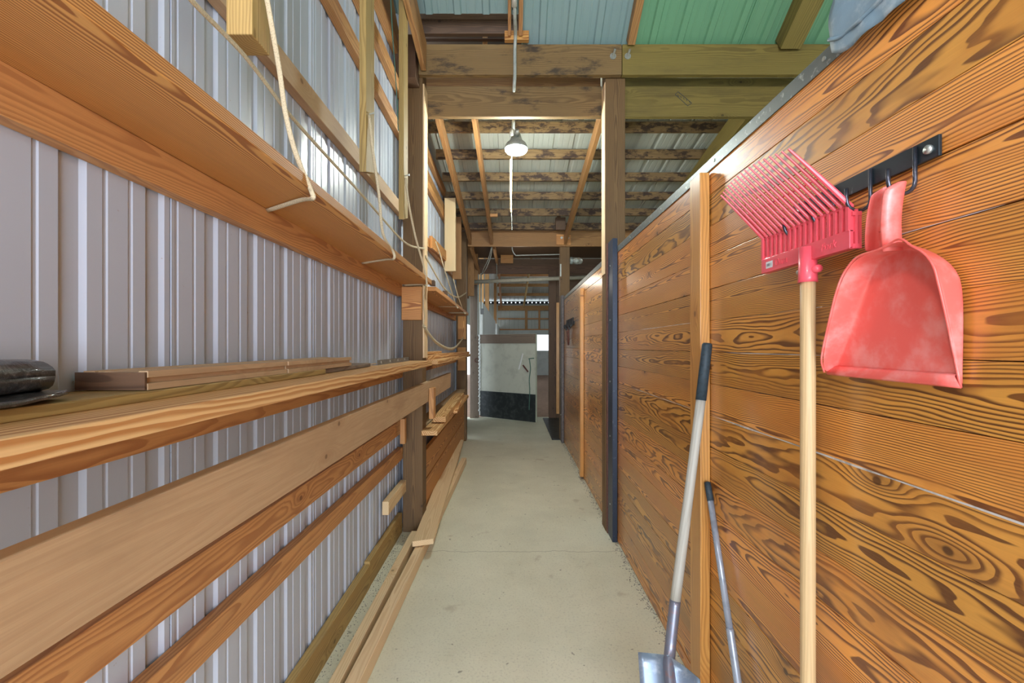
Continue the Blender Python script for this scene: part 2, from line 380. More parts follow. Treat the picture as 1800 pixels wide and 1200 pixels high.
# floor
mb = MB(); mb.box((-.95, -3.2, -.12), (5.6, 9.05, 0)); mb.build('floor', M['concrete'], kind='structure')
mb = MB(); mb.box((-3.5, 9.05, -.12), (5.6, 22.6, -.005)); mb.build('floor_dirt', M['dirt'], kind='structure')
mb = MB()
for i in range(1400):
    y = random.uniform(.4, 6.7); x = .757-abs(random.gauss(0, .022)); r = random.uniform(.002, .0055)
    if random.random() < .0: x = -.80
    h = r*.8
    mb.add([(x-r, y, 0), (x, y-r, 0), (x+r, y, 0), (x, y+r, 0), (x, y, h)], [(0, 1, 4), (1, 2, 4), (2, 3, 4), (3, 0, 4)])
for i in range(500):
    y = random.uniform(1.2, 3.4); x = -.825+abs(random.gauss(0, .035)); r = random.uniform(.0015, .004)
    mb.add([(x-r, y, 0), (x, y-r, 0), (x+r, y, 0), (x, y+r, 0), (x, y, r)], [(0, 1, 4), (1, 2, 4), (2, 3, 4), (3, 0, 4)])
mb.build('grit', M['gravel'], label='loose dark grit swept along the foot of both aisle walls', cat='grit', kind='stuff')

# ------------------------------------------------------------------ right stall walls (varnished boards)
def stall_wall(name, y0, y1, ztop=.676):
    mb = MB(); pitch = .1207; joints = [.58-pitch*k for k in range(-1, 17)]
    z_hi = ztop
    edges = [z_hi]+[j for j in joints if j < z_hi-.02 and j > -1.40]+[-1.405]
    for a, b in zip(edges[:-1], edges[1:]):
        g0 = .0010; zc = H+(a+b)/2; hgt = a-b-g0*random.uniform(1, 2)
        pz = -random.uniform(.02, .05) if random.random() < .75 else -random.uniform(.08, .2)
        mb.board((.784, y0, zc), (.784, y1, zc), hgt, .048, (0, 0, 1), seg=16, warp=.0016, pith=(random.uniform(-.45, .45)*hgt, random.choice((random.uniform(-.02, .05), random.uniform(.05, .16)))))
    mb.box((.809, y0, .01), (.83, y1, H+ztop-.01), wr=0)  # hidden backing added to stop light showing through the joints
    return mb.build(name, M['stall'], kind='structure', bevel=.0012)
wallr = stall_wall('wall_right', -1.6, 3.46)
def split(y0, y1, z, h, w=.0012):
    mb = MB(); n = 14; rows = [[], []]
    for i in range(n+1):
        u = i/n; y = y0+(y1-y0)*u; q = h*(.35+.9*abs(noise.noise(Vector((y*6, z, 0)))))*min(1, 6*u, 6*(1-u)+.05)
        c = z+.0015*noise.noise(Vector((y*3, z*5, 2)))
        rows[0].append(Vector((.7592, y, H+c+q/2))); rows[1].append(Vector((.7592, y, H+c-q/2)))
    mb.grid(rows); mb.build('pale_split', M['split'], wallr, label='pale weathered split between boards', solid=.0008)
split(.45, 1.74, .58-.1207*7, .0065); split(1.85, 2.9, .58-.1207*7, .0045)
split(1.02, 1.62, .58-.1207*5, .004); split(.7, .98, .58-.1207*3, .002); split(1.86, 2.7, .58-.1207*4, .005)
stall_wall('wall_right_far', 3.61, 6.80)
# silvery weathered splits where boards have opened
def crack(pts, name, r=.0016):
    mb = MB(); mb.tube(smooth_path(pts, 4), r, 5); return mb
def cap(y0, y1, label):
    t = thing('steel_angle', (.78, (y0+y1)/2, H+.676), label, 'steel cap')
    mb = MB(); n = 16
    rows = []
    for i in range(n+1):
        y = y0+(y1-y0)*i/n; w = .001*noise.noise(Vector((y*3, 0, 0)))
        rows.append([Vector((.757+w, y, H+.672)), Vector((.756+w, y, H+.712)), Vector((.760, y, H+.717)), Vector((.812, y, H+.717)), Vector((.815, y, H+.672))])
    mb.grid(rows); mb.build('angle', M['cap_steel'], t, solid=.003)
    for k in range(int((y1-y0)/.6)):
        y = y0+.3+k*.6; mb = MB(); mb.tube([(.757, y, H+.694), (.7525, y, H+.694)], .006, 8); mb.build('screw', M['bolt'], t)
cap(-1.6, 3.44, 'scuffed grey steel angle capping the near stall wall')
cap(3.61, 6.80, 'grey steel angle capping the far stall wall past the channel post')

# studs on the stall walls
mb = MB(); mb.box((.72, 1.742, 0.0), (.758, 1.842, H+.665), wr=.7)
o = mb.build('wall_stud', M['stud'], label='golden upright stud on the near stall wall, behind the shovel', cat='stud', bevel=.003)
mb = MB(); mb.box((.72, 4.80, 0.03), (.758, 4.90, H+.61), wr=.8)
mb.build('wall_stud', M['stud'], label='golden upright stud on the far stall wall past the black channel', cat='stud', bevel=.003)

# ------------------------------------------------------------------ posts
def post(x0, x1, y0, y1, z1, label, mat='post', z0=0.0, name='post', wr=.5):
    mb = MB(); mb.box((x0, y0, z0), (x1, y1, z1), wr=wr)
    return mb.build(name, M[mat], label=label, cat='post', bevel=.004)
p1 = thing('post', (-.75, 3.52, 0), 'brown square post carrying the shelf ends on the left wall', 'post')
mb = MB(); mb.box((-.828, 3.45, 0), (-.678, 3.60, 3.64), wr=.35); mb.build('post_body', M['post'], p1, bevel=.004)
mb = MB()
zz = [.012, .5, .92, 1.30, 1.62, 2.05, 2.7, 3.42]
mb.board((-.672, 3.525, 1.32), (-.672, 3.525, 3.40), .14, .010, (0, 1, 0), wr=.9, warp=.003)  # lit aisle face of the post put in as a paler strip
mb.build('lit_face_strip', M['fresh'], p1, label='pale strip painting the lit aisle face')
post(-.825, -.68, 6.75, 6.9, 3.1, 'brown square post at the far end of the left wall, by the doorway', wr=.5)
p3 = thing('post', (.785, 3.52, 0), 'brown square post rising out of the stall wall at the black channel', 'post')
mb = MB(); mb.box((.712, 3.465, 0), (.862, 3.60, 3.64), wr=.4); mb.build('post_body', M['post'], p3, bevel=.004)
mb = MB(); mb.board((.7085, 3.53, H+.55), (.7085, 3.53, 3.42), .12, .005, (0, 1, 0), wr=.9); mb.build('pale_edge', M['fresh'], p3, label='pale strip down its aisle side')
post(.72, .865, 6.82, 6.95, 3.12, 'brown post at the far end of the stall wall, by the jar lamp', wr=.55)

# blocks nailed under the upper shelf on the posts
def block(a, b, name, mat, label, cat='block', wr=None, bevel=.003, axis=None):
    mb = MB(); mb.box(a, b, wr=wr, axis=axis); return mb.build(name, M[mat], label=label, cat=cat, bevel=bevel)
block((-.828, 3.41, H+.195), (-.68, 3.449, H+.445), 'shelf_block', 'plank', 'orange block nailed to the near left post under the upper shelf', axis=0)
block((-.80, 6.712, H+.10), (-.68, 6.749, H+.44), 'shelf_block', 'plank', 'orange block on the far left post just under the upper shelf end')
block((-.80, 6.712, H-.36), (-.68, 6.749, H-.02), 'shelf_block', 'plank', 'orange block on the far left post under the stacked sticks')

# black steel channel
t = thing('steel_channel', (.74, 3.3, 0), 'black steel channel standing at the joint of the stall walls', 'channel')
mb = MB(); mb.box((.722, 3.27, 0.0), (.757, 3.42, H+.775)); mb.build('channel_web', M['channel'], t, bevel=.002)
mb = MB(); mb.box((.716, 3.425, 0.0), (.76, 3.462, H+.775)); mb.build('red_flange', M['red_lead'], t, label='reddish flange against the post', bevel=.002)
for z in (.25, .75, 1.15, 1.6, 2.0):
    mb = MB(); mb.tube([(.723, 3.345, z), (.718, 3.345, z)], .006, 8); mb.build('bolt', M['bolt'], t)
t = thing('steel_channel', (.74, 6.7, 0), 'grey steel channel ending the far stall wall by the doorway', 'channel')
mb = MB(); mb.box((.722, 6.62, 0.0), (.757, 6.80, H+.74)); mb.build('channel_web', M['grey_channel'], t, bevel=.002)
for z in (.4, .95, 1.75):
    mb = MB(); mb.tube([(.723, 6.7, z), (.717, 6.7, z)], .009, 8); mb.build('bolt', M['bolt'], t)

# ------------------------------------------------------------------ girts (left wall)
GZ = [(.375, 'just under the upper shelf'), (.982, 'above the upper shelf'), (1.557, 'second above the upper shelf'), (1.87, 'third above the upper shelf'), (2.12, 'topmost under the roof'), (-.238, 'under the middle shelf'), (-.852, 'lowest above the sill')]
for z, where in GZ:
    for (y0, y1, bay) in ((-1.6, 3.45, 'near bay'), (3.60, 6.75, 'far bay')):
        if bay == 'far bay' and z > 1.9: continue
        mb = MB(); zz = H+z
        if z == .982 and bay == 'near bay': mt = 'old'
        else: mt = 'girt'
        mb.box((-.867, y0, zz), (-.828, y1, zz+.089), wr=.75 if z < 1 else .55)
        mb.build('wall_girt', M[mt], label='horizontal girt on the left metal wall, %s, %s' % (bay, where), cat='girt', group='girts of the left wall', bevel=.002)
mb = MB(); mb.box((-.866, -1.0, 0), (-.828, 2.66, .135), wr=.6); mb.build('sill_board', M['treated'], label='greenish treated sill board along the foot of the near left wall', cat='sill board', bevel=.003)
mb = MB(); mb.box((-.866, 2.662, 0), (-.832, 3.45, .150), wr=.7); mb.build('sill_board', M['treated'], label='short treated sill board just before the near left post', cat='sill board', bevel=.003)
# odd strip below the leaning plank and its cleat
mb = MB(); mb.board((-.845, -1.0, H-.60), (-.845, 3.44, H-.60), .10, .038, (0, 0, 1), wr=.7); mb.build('backing_board', M['girt'], label='reddish board on the left wall just below the long tan plank', cat='board', bevel=.002)
block((-.80, 3.25, H-.70), (-.765, 3.30, H-.52), 'cleat', 'girt', 'small upright cleat left of the near post, below the tan plank')
block((-.845, 2.96, H-1.10), (-.802, 3.449, H-1.012), 'stub_board', 'fresh', 'short pale stub of lumber sticking out left of the near post', cat='board', wr=.4)

# eave boards at the top of the left wall
mb = MB(); pg = [(3.44, 3.625), (3.44, 3.68), (1.5, 3.68+.66*1.94), (1.5, 3.625)]
mb.add([Vector((x_, y_, z_)) for x_ in (-.868, -.835) for y_, z_ in pg], [(3, 2, 1, 0), (4, 5, 6, 7)]+[(k, (k+1) % 4, 4+(k+1) % 4, 4+k) for k in range(4)]); mb.build('rake_board', M['rafter'], label='wide dark board at the very top of the left wall', cat='board')
block((-.86, 3.30, H+1.95), (-.70, 3.44, H+2.26), 'gusset', 'dark_wood', 'dark gusset block at the top of the near left post')
mb = MB(); mb.tube([(-.775, 3.305, H+2.07), (-.775, 3.27, H+2.07)], .018, 8); mb.tube([(-.775, 3.27, H+2.06), (-.765, 3.24, H+2.09)], .007, 8)
mb.build('bolt', M['bolt'], label='zinc bolt through the dark gusset by the left post', cat='bolt', smooth=True)

# hanging 2x verticals
def hang(y0, y1, x0, x1, zb, zt, label, mat='treated', wr=.6, cut=.0):
    mb = MB(); xc = (x0+x1)/2
    mb.board((xc, (y0+y1)/2, zb), (xc, (y0+y1)/2, zt), y1-y0, x1-x0, (0, 1, 0), wr=wr, cut=(cut, 0))
    return mb.build('hanging_board', M[mat], label=label, cat='board', group='boards hanging along the left wall', bevel=.003)
hang(1.19, 1.28, -.748, -.68, H+.815, 5.2, 'yellowish treated board end hanging at the top left of the aisle', wr=.8)
hang(2.117, 2.245, -.712, -.68, H+.83, 4.6, 'hanging upright with the nailed twine, second along the left wall', wr=.5, cut=.02)
hang(2.86, 2.975, -.712, -.68, H+.815, 4.1, 'narrow hanging upright just before the near left post', wr=.5, cut=.02)
hang(5.50, 5.54, -.815, -.682, H+.905, 3.2, 'pale wide board hanging before the far left post', mat='fresh', wr=.2)
hang(6.12, 6.16, -.80, -.682, H+.90, 3.15, 'darker board hanging behind the pale one at the far left', mat='rafter', wr=.6)

# ------------------------------------------------------------------ headers, rafters, purlins
def zz(y, d): return H+(608-y)*d/F
def beam(x0, x1, y0, y1, z0, z1, label, mat='beam', wr=.5, cat='beam', name='header_beam'):
    mb = MB(); mb.box((x0, y0, z0), (x1, y1, z1), wr=wr)
    return mb.build(name, M[mat], label=label, cat=cat, bevel=.003)
beam(-.70, .822, 3.405, 3.449, 3.44, 3.668, 'upper front header beam from the left post to the bolted joint', wr=.55)
beam(.826, 3.6, 3.405, 3.449, 3.44, 3.668, 'upper front header beam running right from the bolted joint', mat='olive', wr=.5)
beam(-.70, .71, 3.601, 3.645, 3.225, 3.465, 'lower rear header beam left of the channel post', wr=.6)
beam(.865, 3.6, 3.601, 3.645, 3.225, 3.465, 'lower rear header beam right of the channel post', mat='olive', wr=.5)
beam(-.70, .71, 3.65, 3.69, 3.44, 3.56, 'narrow backing board above the lower rear beam, left', wr=.4, mat='rafter')
beam(.865, 3.6, 3.65, 3.69, 3.44, 3.56, 'narrow backing board above the lower rear beam, right', wr=.3, mat='olive')
mb = MB(); q = [P(1187, 166, d=3.60), P(1192, 161, d=3.60), P(1216, 181, d=3.60), P(1209, 186, d=3.60)]
for a_, b_ in ((0, 1), (1, 2), (3, 0), (3, 2)): mb.board(q[a_], q[b_], .0035, .0012, (0, 0, 1), seg=1)
for k in range(5):
    c_ = q[0].lerp(q[2], .15+.17*k); mb.board(c_+Vector((0, 0, .008)), c_+Vector((.008, 0, -.008)), .003, .0012, (1, 0, 0), seg=1)
mb.build('lumber_stamp', M['grip'], label='faint dark lumber stamp on the lower rear beam, right of the channel post', cat='stamp')
for x, l in ((.755, 'left'), (.865, 'right')):
    t = thing('header_bolt', (x, 3.40, 3.575), 'zinc bolt in the front header, %s of the joint' % l, 'bolt', None)
    mb = MB(); mb.tube([(x, 3.405, 3.575), (x, 3.398, 3.575)], .024, 12); mb.build('washer', M['bolt'], t)
    mb = MB(); mb.tube([(x, 3.398, 3.575), (x+.006, 3.36, 3.60)], .009, 8); mb.build('threaded_end', M['bolt'], t)
beam(-.66, .80, 6.775, 6.815, zz(433, 6.78), zz(405, 6.78), 'far header beam over the passage, left of the bolts', mat='rafter', wr=.5)
beam(.803, 3.5, 6.775, 6.815, zz(433, 6.78), zz(405, 6.78), 'far header beam continuing right of the bolts', mat='rafter', wr=.35)
t = thing('bolted_plate', (.80, 6.76, zz(428, 6.77)), 'small wooden plate with two bolts on the far header', 'plate')
mb = MB(); mb.box((.66, 6.745, zz(430, 6.75)), (.87, 6.774, zz(412, 6.75)), wr=.7); mb.build('wood_plate', M['plank'], t)
for x in (.735, .83):
    mb = MB(); mb.tube([(x, 6.745, zz(418, 6.75)), (x, 6.735, zz(418, 6.75))], .018, 10); mb.build('bolt', M['bolt'], t)

# far bay rafters (descending) and purlins
def rafter(x, w, dpt, ya, yb, off, label, slope=.165, zref=3.70, yref=3.45, mat='rafter', wr=.5, x2=None):
    za = zref-slope*(ya-yref)-off; zb = zref-slope*(yb-yref)-off
    mb = MB(); mb.board((x, ya, za-dpt/2), (x2 if x2 is not None else x, yb, zb-dpt/2), dpt, w, (0, 0, 1), wr=wr)
    return mb.build('rafter', M[mat], label=label, cat='rafter', group='rafters of the far bay', bevel=.002)
rafter(-.655, .038, .14, 3.66, 6.76, .10, 'far bay rafter nearest the left wall', wr=.7, x2=-.62)
rafter(-.335, .038, .14, 3.66, 6.76, .10, 'far bay rafter between the left rafter and the lamp', wr=.7, x2=-.30)
rafter(.79, .040, .14, 3.66, 6.76, .10, 'far bay rafter right of the lamp, behind the channel post', wr=.6)
rafter(2.03, .10, .20, 3.66, 6.76, .10, 'thick far bay rafter above the stall', wr=.5, mat='olive')
rafter(3.3, .04, .14, 3.66, 6.76, .10, 'farthest right rafter above the stall', wr=.2)
ys = [(215, 'nearest the header'), (267, 'second from the header'), (303, 'third from the header'), (340, 'fourth from the header'), (367, 'fifth from the header'), (394, 'last before the far header')]
for k, (py, l) in enumerate(ys):
    d = 4.36+.442*k
    zt = 3.70-.165*(d-3.45)
    mb = MB(); mb.box((-.865 if k > 2 else -.80, d-.019, zt-.095), (4.2, d+.019, zt), wr=.5)
    mb.build('purlin', M['purlin'], label='dark blotched purlin under the white roof, %s' % l, cat='purlin', group='purlins under the white roof')
beam(-.866, -.828, 3.66, 6.75, 3.05, 3.14, 'sloping edge board high on the far left wall', mat='rafter', wr=.4, cat='board', name='edge_board')
block((.62, 6.45, zz(405, 6.5)), (.76, 6.5, zz(380, 6.5)), 'roof_block', 'dark_wood', 'dark block above the far header beside the rafter foot')
block((-.33, 6.0, zz(384, 6.1)), (-.19, 6.04, zz(379, 6.1)), 'roof_block', 'girt', 'small scrap block between rafter and lamp conduit under the roof')

# near rafters (steep)
def nraf(x, w, dpt, off, label, y1=3.40, mat='rafter', wr=.5, slope=SL, zref=3.69):
    ya = y1; yb = 1.2
    za = zref+slope*(3.47-ya)-off; zb = zref+slope*(3.47-yb)-off
    mb = MB(); mb.board((x, ya, za-dpt/2), (x, yb, zb-dpt/2), dpt, w, (0, 0, 1), wr=wr)
    return mb.build('rafter', M[mat], label=label, cat='rafter', group='rafters of the near roof', bevel=.002)
nraf(-.018, .022, .08, .005, 'left one of the paired thin rafters behind the conduit', y1=3.36, wr=.9)
nraf(.062, .03, .08, .005, 'right one of the paired thin rafters behind the conduit', y1=3.36, wr=.9)
nraf(.885, .055, .10, .005, 'rafter over the aisle where the blue-lit and green-lit tinted roof sheets meet', wr=.4)
nraf(2.06, .15, .14, .005, 'heavy rafter between the green-lit tinted roof sheets', mat='olive', wr=.5)
nraf(3.3, .06, .14, .005, 'rafter high above the stall at the far right', mat='olive', wr=.5)
rafter(-.657, .036, .225, 1.2, 3.40, 0.03, 'wide rafter running along the left wall top', wr=.55)
block((-.055, 3.36, 3.672), (.125, 3.402, 3.74), 'rafter_block', 'plank', 'short block on top of the header under the paired rafters')
# dark opening between the two roofs
beam(-.72, .06, 3.50, 3.54, zz(62, 3.52), zz(28, 3.52), 'dark board across the opening above the header', mat='dark_wood', wr=.6, cat='board', name='blocking_board')
beam(-.72, .06, 3.44, 3.50, zz(27.5, 3.46), zz(19, 3.46), 'pale weathered strip above the dark board', mat='grey_wood', wr=1.0, cat='board', name='edge_strip')
beam(-.72, -.0, 3.665, 3.70, zz(65, 3.64), zz(63, 3.64), 'thin dark batten inside the roof opening', mat='dark_wood', wr=1.0, cat='batten', name='batten')
beam(-.95, .10, 3.98, 4.03, 3.66, 4.6, 'added dark panel standing for the shade in the gap between the two roofs', mat='dark_wood', wr=.0, cat='panel', name='gap_shade_panel')  # dark sheet added to give the shaded void behind the opening
beam(-.95, .10, 3.24, 4.03, 4.6, 4.64, 'added cover keeping sky light out of the gap between the two roofs', mat='dark_wood', wr=.0, cat='panel', name='gap_light_cover')  # added above the gap to block light from the sky
beam(.08, .12, 3.50, 4.03, 3.69, 4.6, 'dark side of the light cover over the gap between the two roofs', mat='dark_wood', wr=.0, cat='panel', name='gap_cover_side')
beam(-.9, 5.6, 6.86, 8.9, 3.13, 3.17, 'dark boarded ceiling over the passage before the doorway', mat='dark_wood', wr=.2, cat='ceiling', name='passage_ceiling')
beam(-.90, -.835, 8.80, 8.86, H+.92, 3.12, 'dark upper board closing the slit beside the left jamb', mat='dark_wood', wr=.2, cat='board', name='slit_board')
beam(-.90, -.86, 7.05, 8.76, 0, 3.12, 'dark sliding door leaf in the side opening at the far left', mat='blackish', wr=.2, cat='door', name='side_door')
block((-.60, 3.9, 3.68), (-.56, 3.95, 4.0), 'gap_upright', 'dark_wood', 'left dark upright inside the roof opening')
block((-.24, 3.70, 3.66), (-.20, 3.74, 3.95), 'gap_upright', 'girt', 'right upright inside the roof opening by the paired rafters', wr=.2)
block((.07, 3.47, 3.675), (.105, 3.52, 3.87), 'gap_trim', 'dark_wood', 'dark trim right of the paired rafters above the header')

# ------------------------------------------------------------------ conduit, lamp
t = thing('ceiling_conduit', (.02, 3.38, 3.3), 'grey metal conduit running down the front header', 'conduit')
mb = MB(); mb.tube(smooth_path([P(903.5, -30, d=3.0), P(905, 30, d=3.18), P(906, 60, d=3.33), P(905, 90, d=3.385), P(905, 130, d=3.385), P(904, 150, d=3.40), P(903.5, 160, d=3.45)], 5), .0125, 12)
mb.build('pipe', M['conduit'], t, smooth=True)
mb = MB(); mb.tube([P(904, 11, d=3.13), P(904.5, 17, d=3.14)], .017, 12); mb.build('coupling', M['blackish'], t, smooth=True)
mb = MB(); mb.tube([P(903, -30, d=2.98), P(904, 11, d=3.12)], .018, 12); mb.build('white_pipe', M['sticker'], t, label='white pipe above the black coupling', smooth=True)
t = thing('aisle_lamp', (.036, 3.95, 3.1), 'glowing round lamp hanging over the middle of the aisle', 'lamp')
LX = .036; LD = 3.95
mb = MB(); mb.tube([P(903, 205, d=3.75), P(903, 228, d=3.82)], .012, 10); mb.build('pipe', M['conduit'], t, smooth=True)
mb = MB(); mb.tube([P(901, 226, d=3.82), P(900, 238, d=3.85)], .022, 10); mb.tube([P(909, 229, d=3.85), P(909, 238, d=3.9)], .018, 10)
mb.build('fittings', M['bolt'], t, smooth=True)
def lathe(c, prof, n=24):
    m = MB(); c = Vector(c)
    m.grid([[c+Vector((r*math.cos(2*math.pi*k/n), r*math.sin(2*math.pi*k/n), h)) for k in range(n)] for r, h in prof], closed=True); return m
zc = zz(262, LD)
lathe((LX, LD, zc), [(.001, .14), (.035, .135), (.045, .10), (.055, .07), (.085, .045), (.098, .02), (.10, .0)]).build('housing', M['lamp_body'], t, smooth=True, solid=.002)
lathe((LX, LD, zc), [(.094, .004), (.097, -.012), (.085, -.026), (.05, -.036), (.001, -.04)]).build('lens', M['lens'], t, smooth=True)
t = thing('pull_cord', (0, 3.9, 2.6), 'pale cord with stick pull hanging behind the glowing lamp', 'cord')
mb = MB(); mb.tube([(0.0, 4.05, 3.60), P(900, 235, d=4.05), P(899, 300, d=4.25)], .006, 6); mb.build('string', M['conduit'], t)
mb = MB(); mb.tube([P(899, 371, d=4.25), P(900, 404, d=4.25)], .0025, 6); mb.build('string_end', M['conduit'], t)
mb = MB(); mb.tube([P(898, 280, d=4.25), P(898, 345, d=4.25)], .011, 8); mb.tube([P(898, 345, d=4.25), P(898.5, 373, d=4.25)], .0085, 8); mb.build('pull_stick', M['fresh'], t)

# ------------------------------------------------------------------ shelves and planks on the left
def plank(name, p0, p1, w, t_, side, mat, label, wr=.5, cat='plank', warp=.004, seg=None, cut=(0, 0), bevel=.003, pith=None):
    mb = MB(); mb.board(p0, p1, w, t_, side, seg=seg, warp=warp, wr=wr, cut=cut, pith=pith)
    return mb.build(name, M[mat], label=label, cat=cat, bevel=bevel)
XS = (1, 0, 0)
mb = MB()
plank('upper_shelf_plank', (-.725, -.9, H+.483), (-.722, 3.40, H+.476), .245, .034, XS, 'plank', 'wide amber plank of the upper shelf, near bay, held by twine', wr=.5, seg=18, warp=.006, pith=(.11, -.03))
plank('upper_shelf_plank', (-.715, 3.605, H+.452), (-.715, 6.3, H+.44), .225, .034, XS, 'plank', 'upper shelf plank of the far bay, past the near left post', wr=.6)
for k, (d, l) in enumerate(((3.52, 'near'), (4.2, 'far'))):
    block((-.64, d, H+.47), (-.60, d+.06, H+.51), 'small_block', 'dark_wood', '%s small dark block on the edge of the far upper shelf' % l)
plank('middle_shelf_plank', (-.735, -.6, H-.127), (-.730, 3.40, H-.127), .262, .038, XS, 'pine', 'pale pine plank of the middle shelf with wavy bold grain', wr=.6, seg=18, warp=.004, pith=(.16, .035))
plank('thin_board', (-.787, .2, H-.0975), (-.787, 1.75, H-.0975), .145, .020, XS, 'treated', 'thin yellowish board lying on the middle shelf under the grooved board', wr=.4)
plank('thin_board', (-.79, 1.78, H-.0985), (-.79, 2.35, H-.0985), .12, .018, XS, 'grey_wood', 'thin greyish board on the middle shelf beyond the grooved board', wr=.9)
# tongue and groove board
t = thing('grooved_board', (-.787, 1.4, H-.087), 'weathered tongue and groove board with dark end on the middle shelf', 'board')
def tg(y0, y1, dx, nm, lab=None):
    mb = MB(); z0 = H-.0875; pr = [(-.862, .016), (-.850, .016), (-.850, 0), (-.722, 0), (-.722, .013), (-.731, .014), (-.731, .024), (-.722, .025), (-.722, .038), (-.740, .038), (-.742, .034), (-.82, .037), (-.823, .031), (-.828, .038), (-.850, .038), (-.850, .025), (-.862, .025)]
    n = len(pr); vs = []; wc = []
    for y in (y0, y1):
        for (x, z) in pr: vs.append(Vector((x+dx, y, z0+z))); wc.append(Vector((y+3, (x+.79), z+.01)))
    fs = [(k, (k+1) % n, n+(k+1) % n, n+k) for k in range(n)]+[tuple(range(n-1, -1, -1)), tuple(range(n, 2*n))]
    mb.add(vs, fs, wc, .6); mb.build(nm, M['old'], t, label=lab)
tg(.903, 1.46, 0, 'near_length'); tg(1.468, 1.84, .002, 'middle_length'); tg(1.85, 2.05, -.001, 'end_length')
mb = MB(); mb.box((-.862, .897, H-.087), (-.724, .9025, H-.052)); mb.build('dark_end', M['dark_wood'], t, label='dark weathered end grain')
# black felt roll and flap
t = thing('felt_roll', (-.79, .55, H-.087), 'crumpled black roofing felt rolled up at the left end of the middle shelf', 'roofing felt')
mb = MB(); rows = []
for i in range(15):
    y = .25+.505*i/14; row = []
    for k in range(26):
        a = k/25*2*math.pi*1.0; rx = .044+.003*noise.noise(Vector((a*2, y*20, 1))); rz = .027+.003*noise.noise(Vector((a*3, y*24, 5)))
        c = abs(math.cos(a))**.7*math.copysign(1, math.cos(a)); s_ = abs(math.sin(a))**.8*math.copysign(1, math.sin(a))
        row.append(Vector((-.812+rx*c, y+.010*math.cos(a*1.0), H-.052+rz*s_+.002)))
    rows.append(row)
mb.grid(rows); mb.build('roll', M['felt'], t, smooth=True, solid=.002)
mb = MB(); rows = []
for i in range(15):
    u = i/14; row = []
    for k in range(13):
        v = k/12; y = .25+(.40+.12*math.sin(v*2.6))*u
        x = -.855+.165*v*(1-.25*max(0, u-.6)); z = H-.082+.003*noise.noise(Vector((x*30, y*18, 0)))
        z += .012*max(0, u-.85)*4*(v)
        row.append(Vector((x, y, z)))
    rows.append(row)
mb.grid(rows); mb.build('flap', M['felt'], t, smooth=True, solid=.007)
# metal strip
t = thing('metal_strip', (-.75, 2.9, H-.107), 'grey punched metal strip lying on the middle shelf before the post', 'metal strip')
mb = MB(); mb.box((-.752, 2.52, H-.107), (-.748, 3.30, H-.078)); mb.box((-.79, 2.52, H-.107), (-.752, 3.30, H-.104)); mb.build('angle', M['bracket'], t)
for k in range(4):
    mb = MB(); mb.tube([(-.748, 2.6+.19*k, H-.092), (-.7465, 2.6+.19*k, H-.092)], .007, 10); mb.build('rivet', M['sticker'], t)
# long tan plank on edge, with stub in front of post
plank('long_plank', (-.658, -.9, H-.338), (-.661, 4.78, H-.355), .150, .036, (0, 0, 1), 'old', 'long tan knotty plank on edge across the front of the near left post', wr=.6, seg=20, warp=.003, cut=(0, .012))
block((-.640, 3.50, H-.56), (-.602, 3.59, H-.325), 'upright_stub', 'girt', 'short upright stub pinning the long tan plank to the near left post', wr=.7)
# far bay shelves
plank('shelf_stick', (-.66, 3.66, H-.130), (-.66, 6.5, H-.130), .13, .038, XS, 'pine', 'lower stick of the far bay middle shelf', wr=.5)
plank('shelf_stick', (-.72, 3.62, H-.093), (-.66, 6.5, H-.093), .11, .032, XS, 'pine', 'upper stick of the far bay middle shelf, with a dark near end', wr=.6)
plank('shelf_stick', (-.78, 3.62, H-.062), (-.76, 4.7, H-.062), .07, .022, XS, 'pine', 'short thin stick on top of the far bay middle shelf', wr=.7)
plank('low_shelf_board', (-.62, 3.42, H-.655), (-.625, 5.95, H-.655), .12, .036, XS, 'pine', 'outer board of the far bay low shelf, beyond the near left post', wr=.5)
plank('low_shelf_board', (-.755, 3.62, H-.655), (-.755, 6.70, H-.655), .12, .036, XS, 'old', 'inner board of the far bay low shelf, against the wall', wr=.3)
plank('loose_board', (-.595, 3.74, H-.603), (-.645, 5.6, H-.60), .105, .046, XS, 'pine', 'thick loose board lying on the far bay low shelf', wr=.3)
plank('loose_strip', (-.535, 4.3, H-.625), (-.605, 5.4, H-.625), .04, .022, XS, 'pine', 'narrow strip beside the thick loose board on the low shelf', wr=.6)
for a, b, l in ((-.86, -1.09, 'upper'), (-1.095, -1.39, 'lower')):
    plank('kick_board', (-.728, 3.61, H+(a+b)/2), (-.728, 6.745, H+(a+b)/2), a-b-.004, .038, (0, 0, 1), 'plank', '%s wide orange kick board on the far bay of the left wall' % l, wr=.45)
plank('scrap_board', P(757, 425, X=-.81), P(785, 452, X=-.81), .12, .03, (0, 0, 1), 'plank', 'short scrap board against the far bay girt above the upper shelf', wr=.7)

# loose lumber on the floor
plank('floor_stick', (-.712, .9, .036), (-.705, 3.3, .036), .048, .070, XS, 'fresh', 'pinkish pine stick on the floor nearest the left wall', wr=.35)
plank('floor_stick', (-.650, .9, .038), (-.575, 5.45, .038), .058, .074, XS, 'fresh', 'white pine stick on the floor on the aisle side', wr=.75)
plank('floor_plank', (-.595, 3.03, .100), (-.735, 6.3, .098), .135, .036, XS, 'fresh', 'wide pale plank lying across the two floor sticks', wr=.55, cut=(.02, 0))

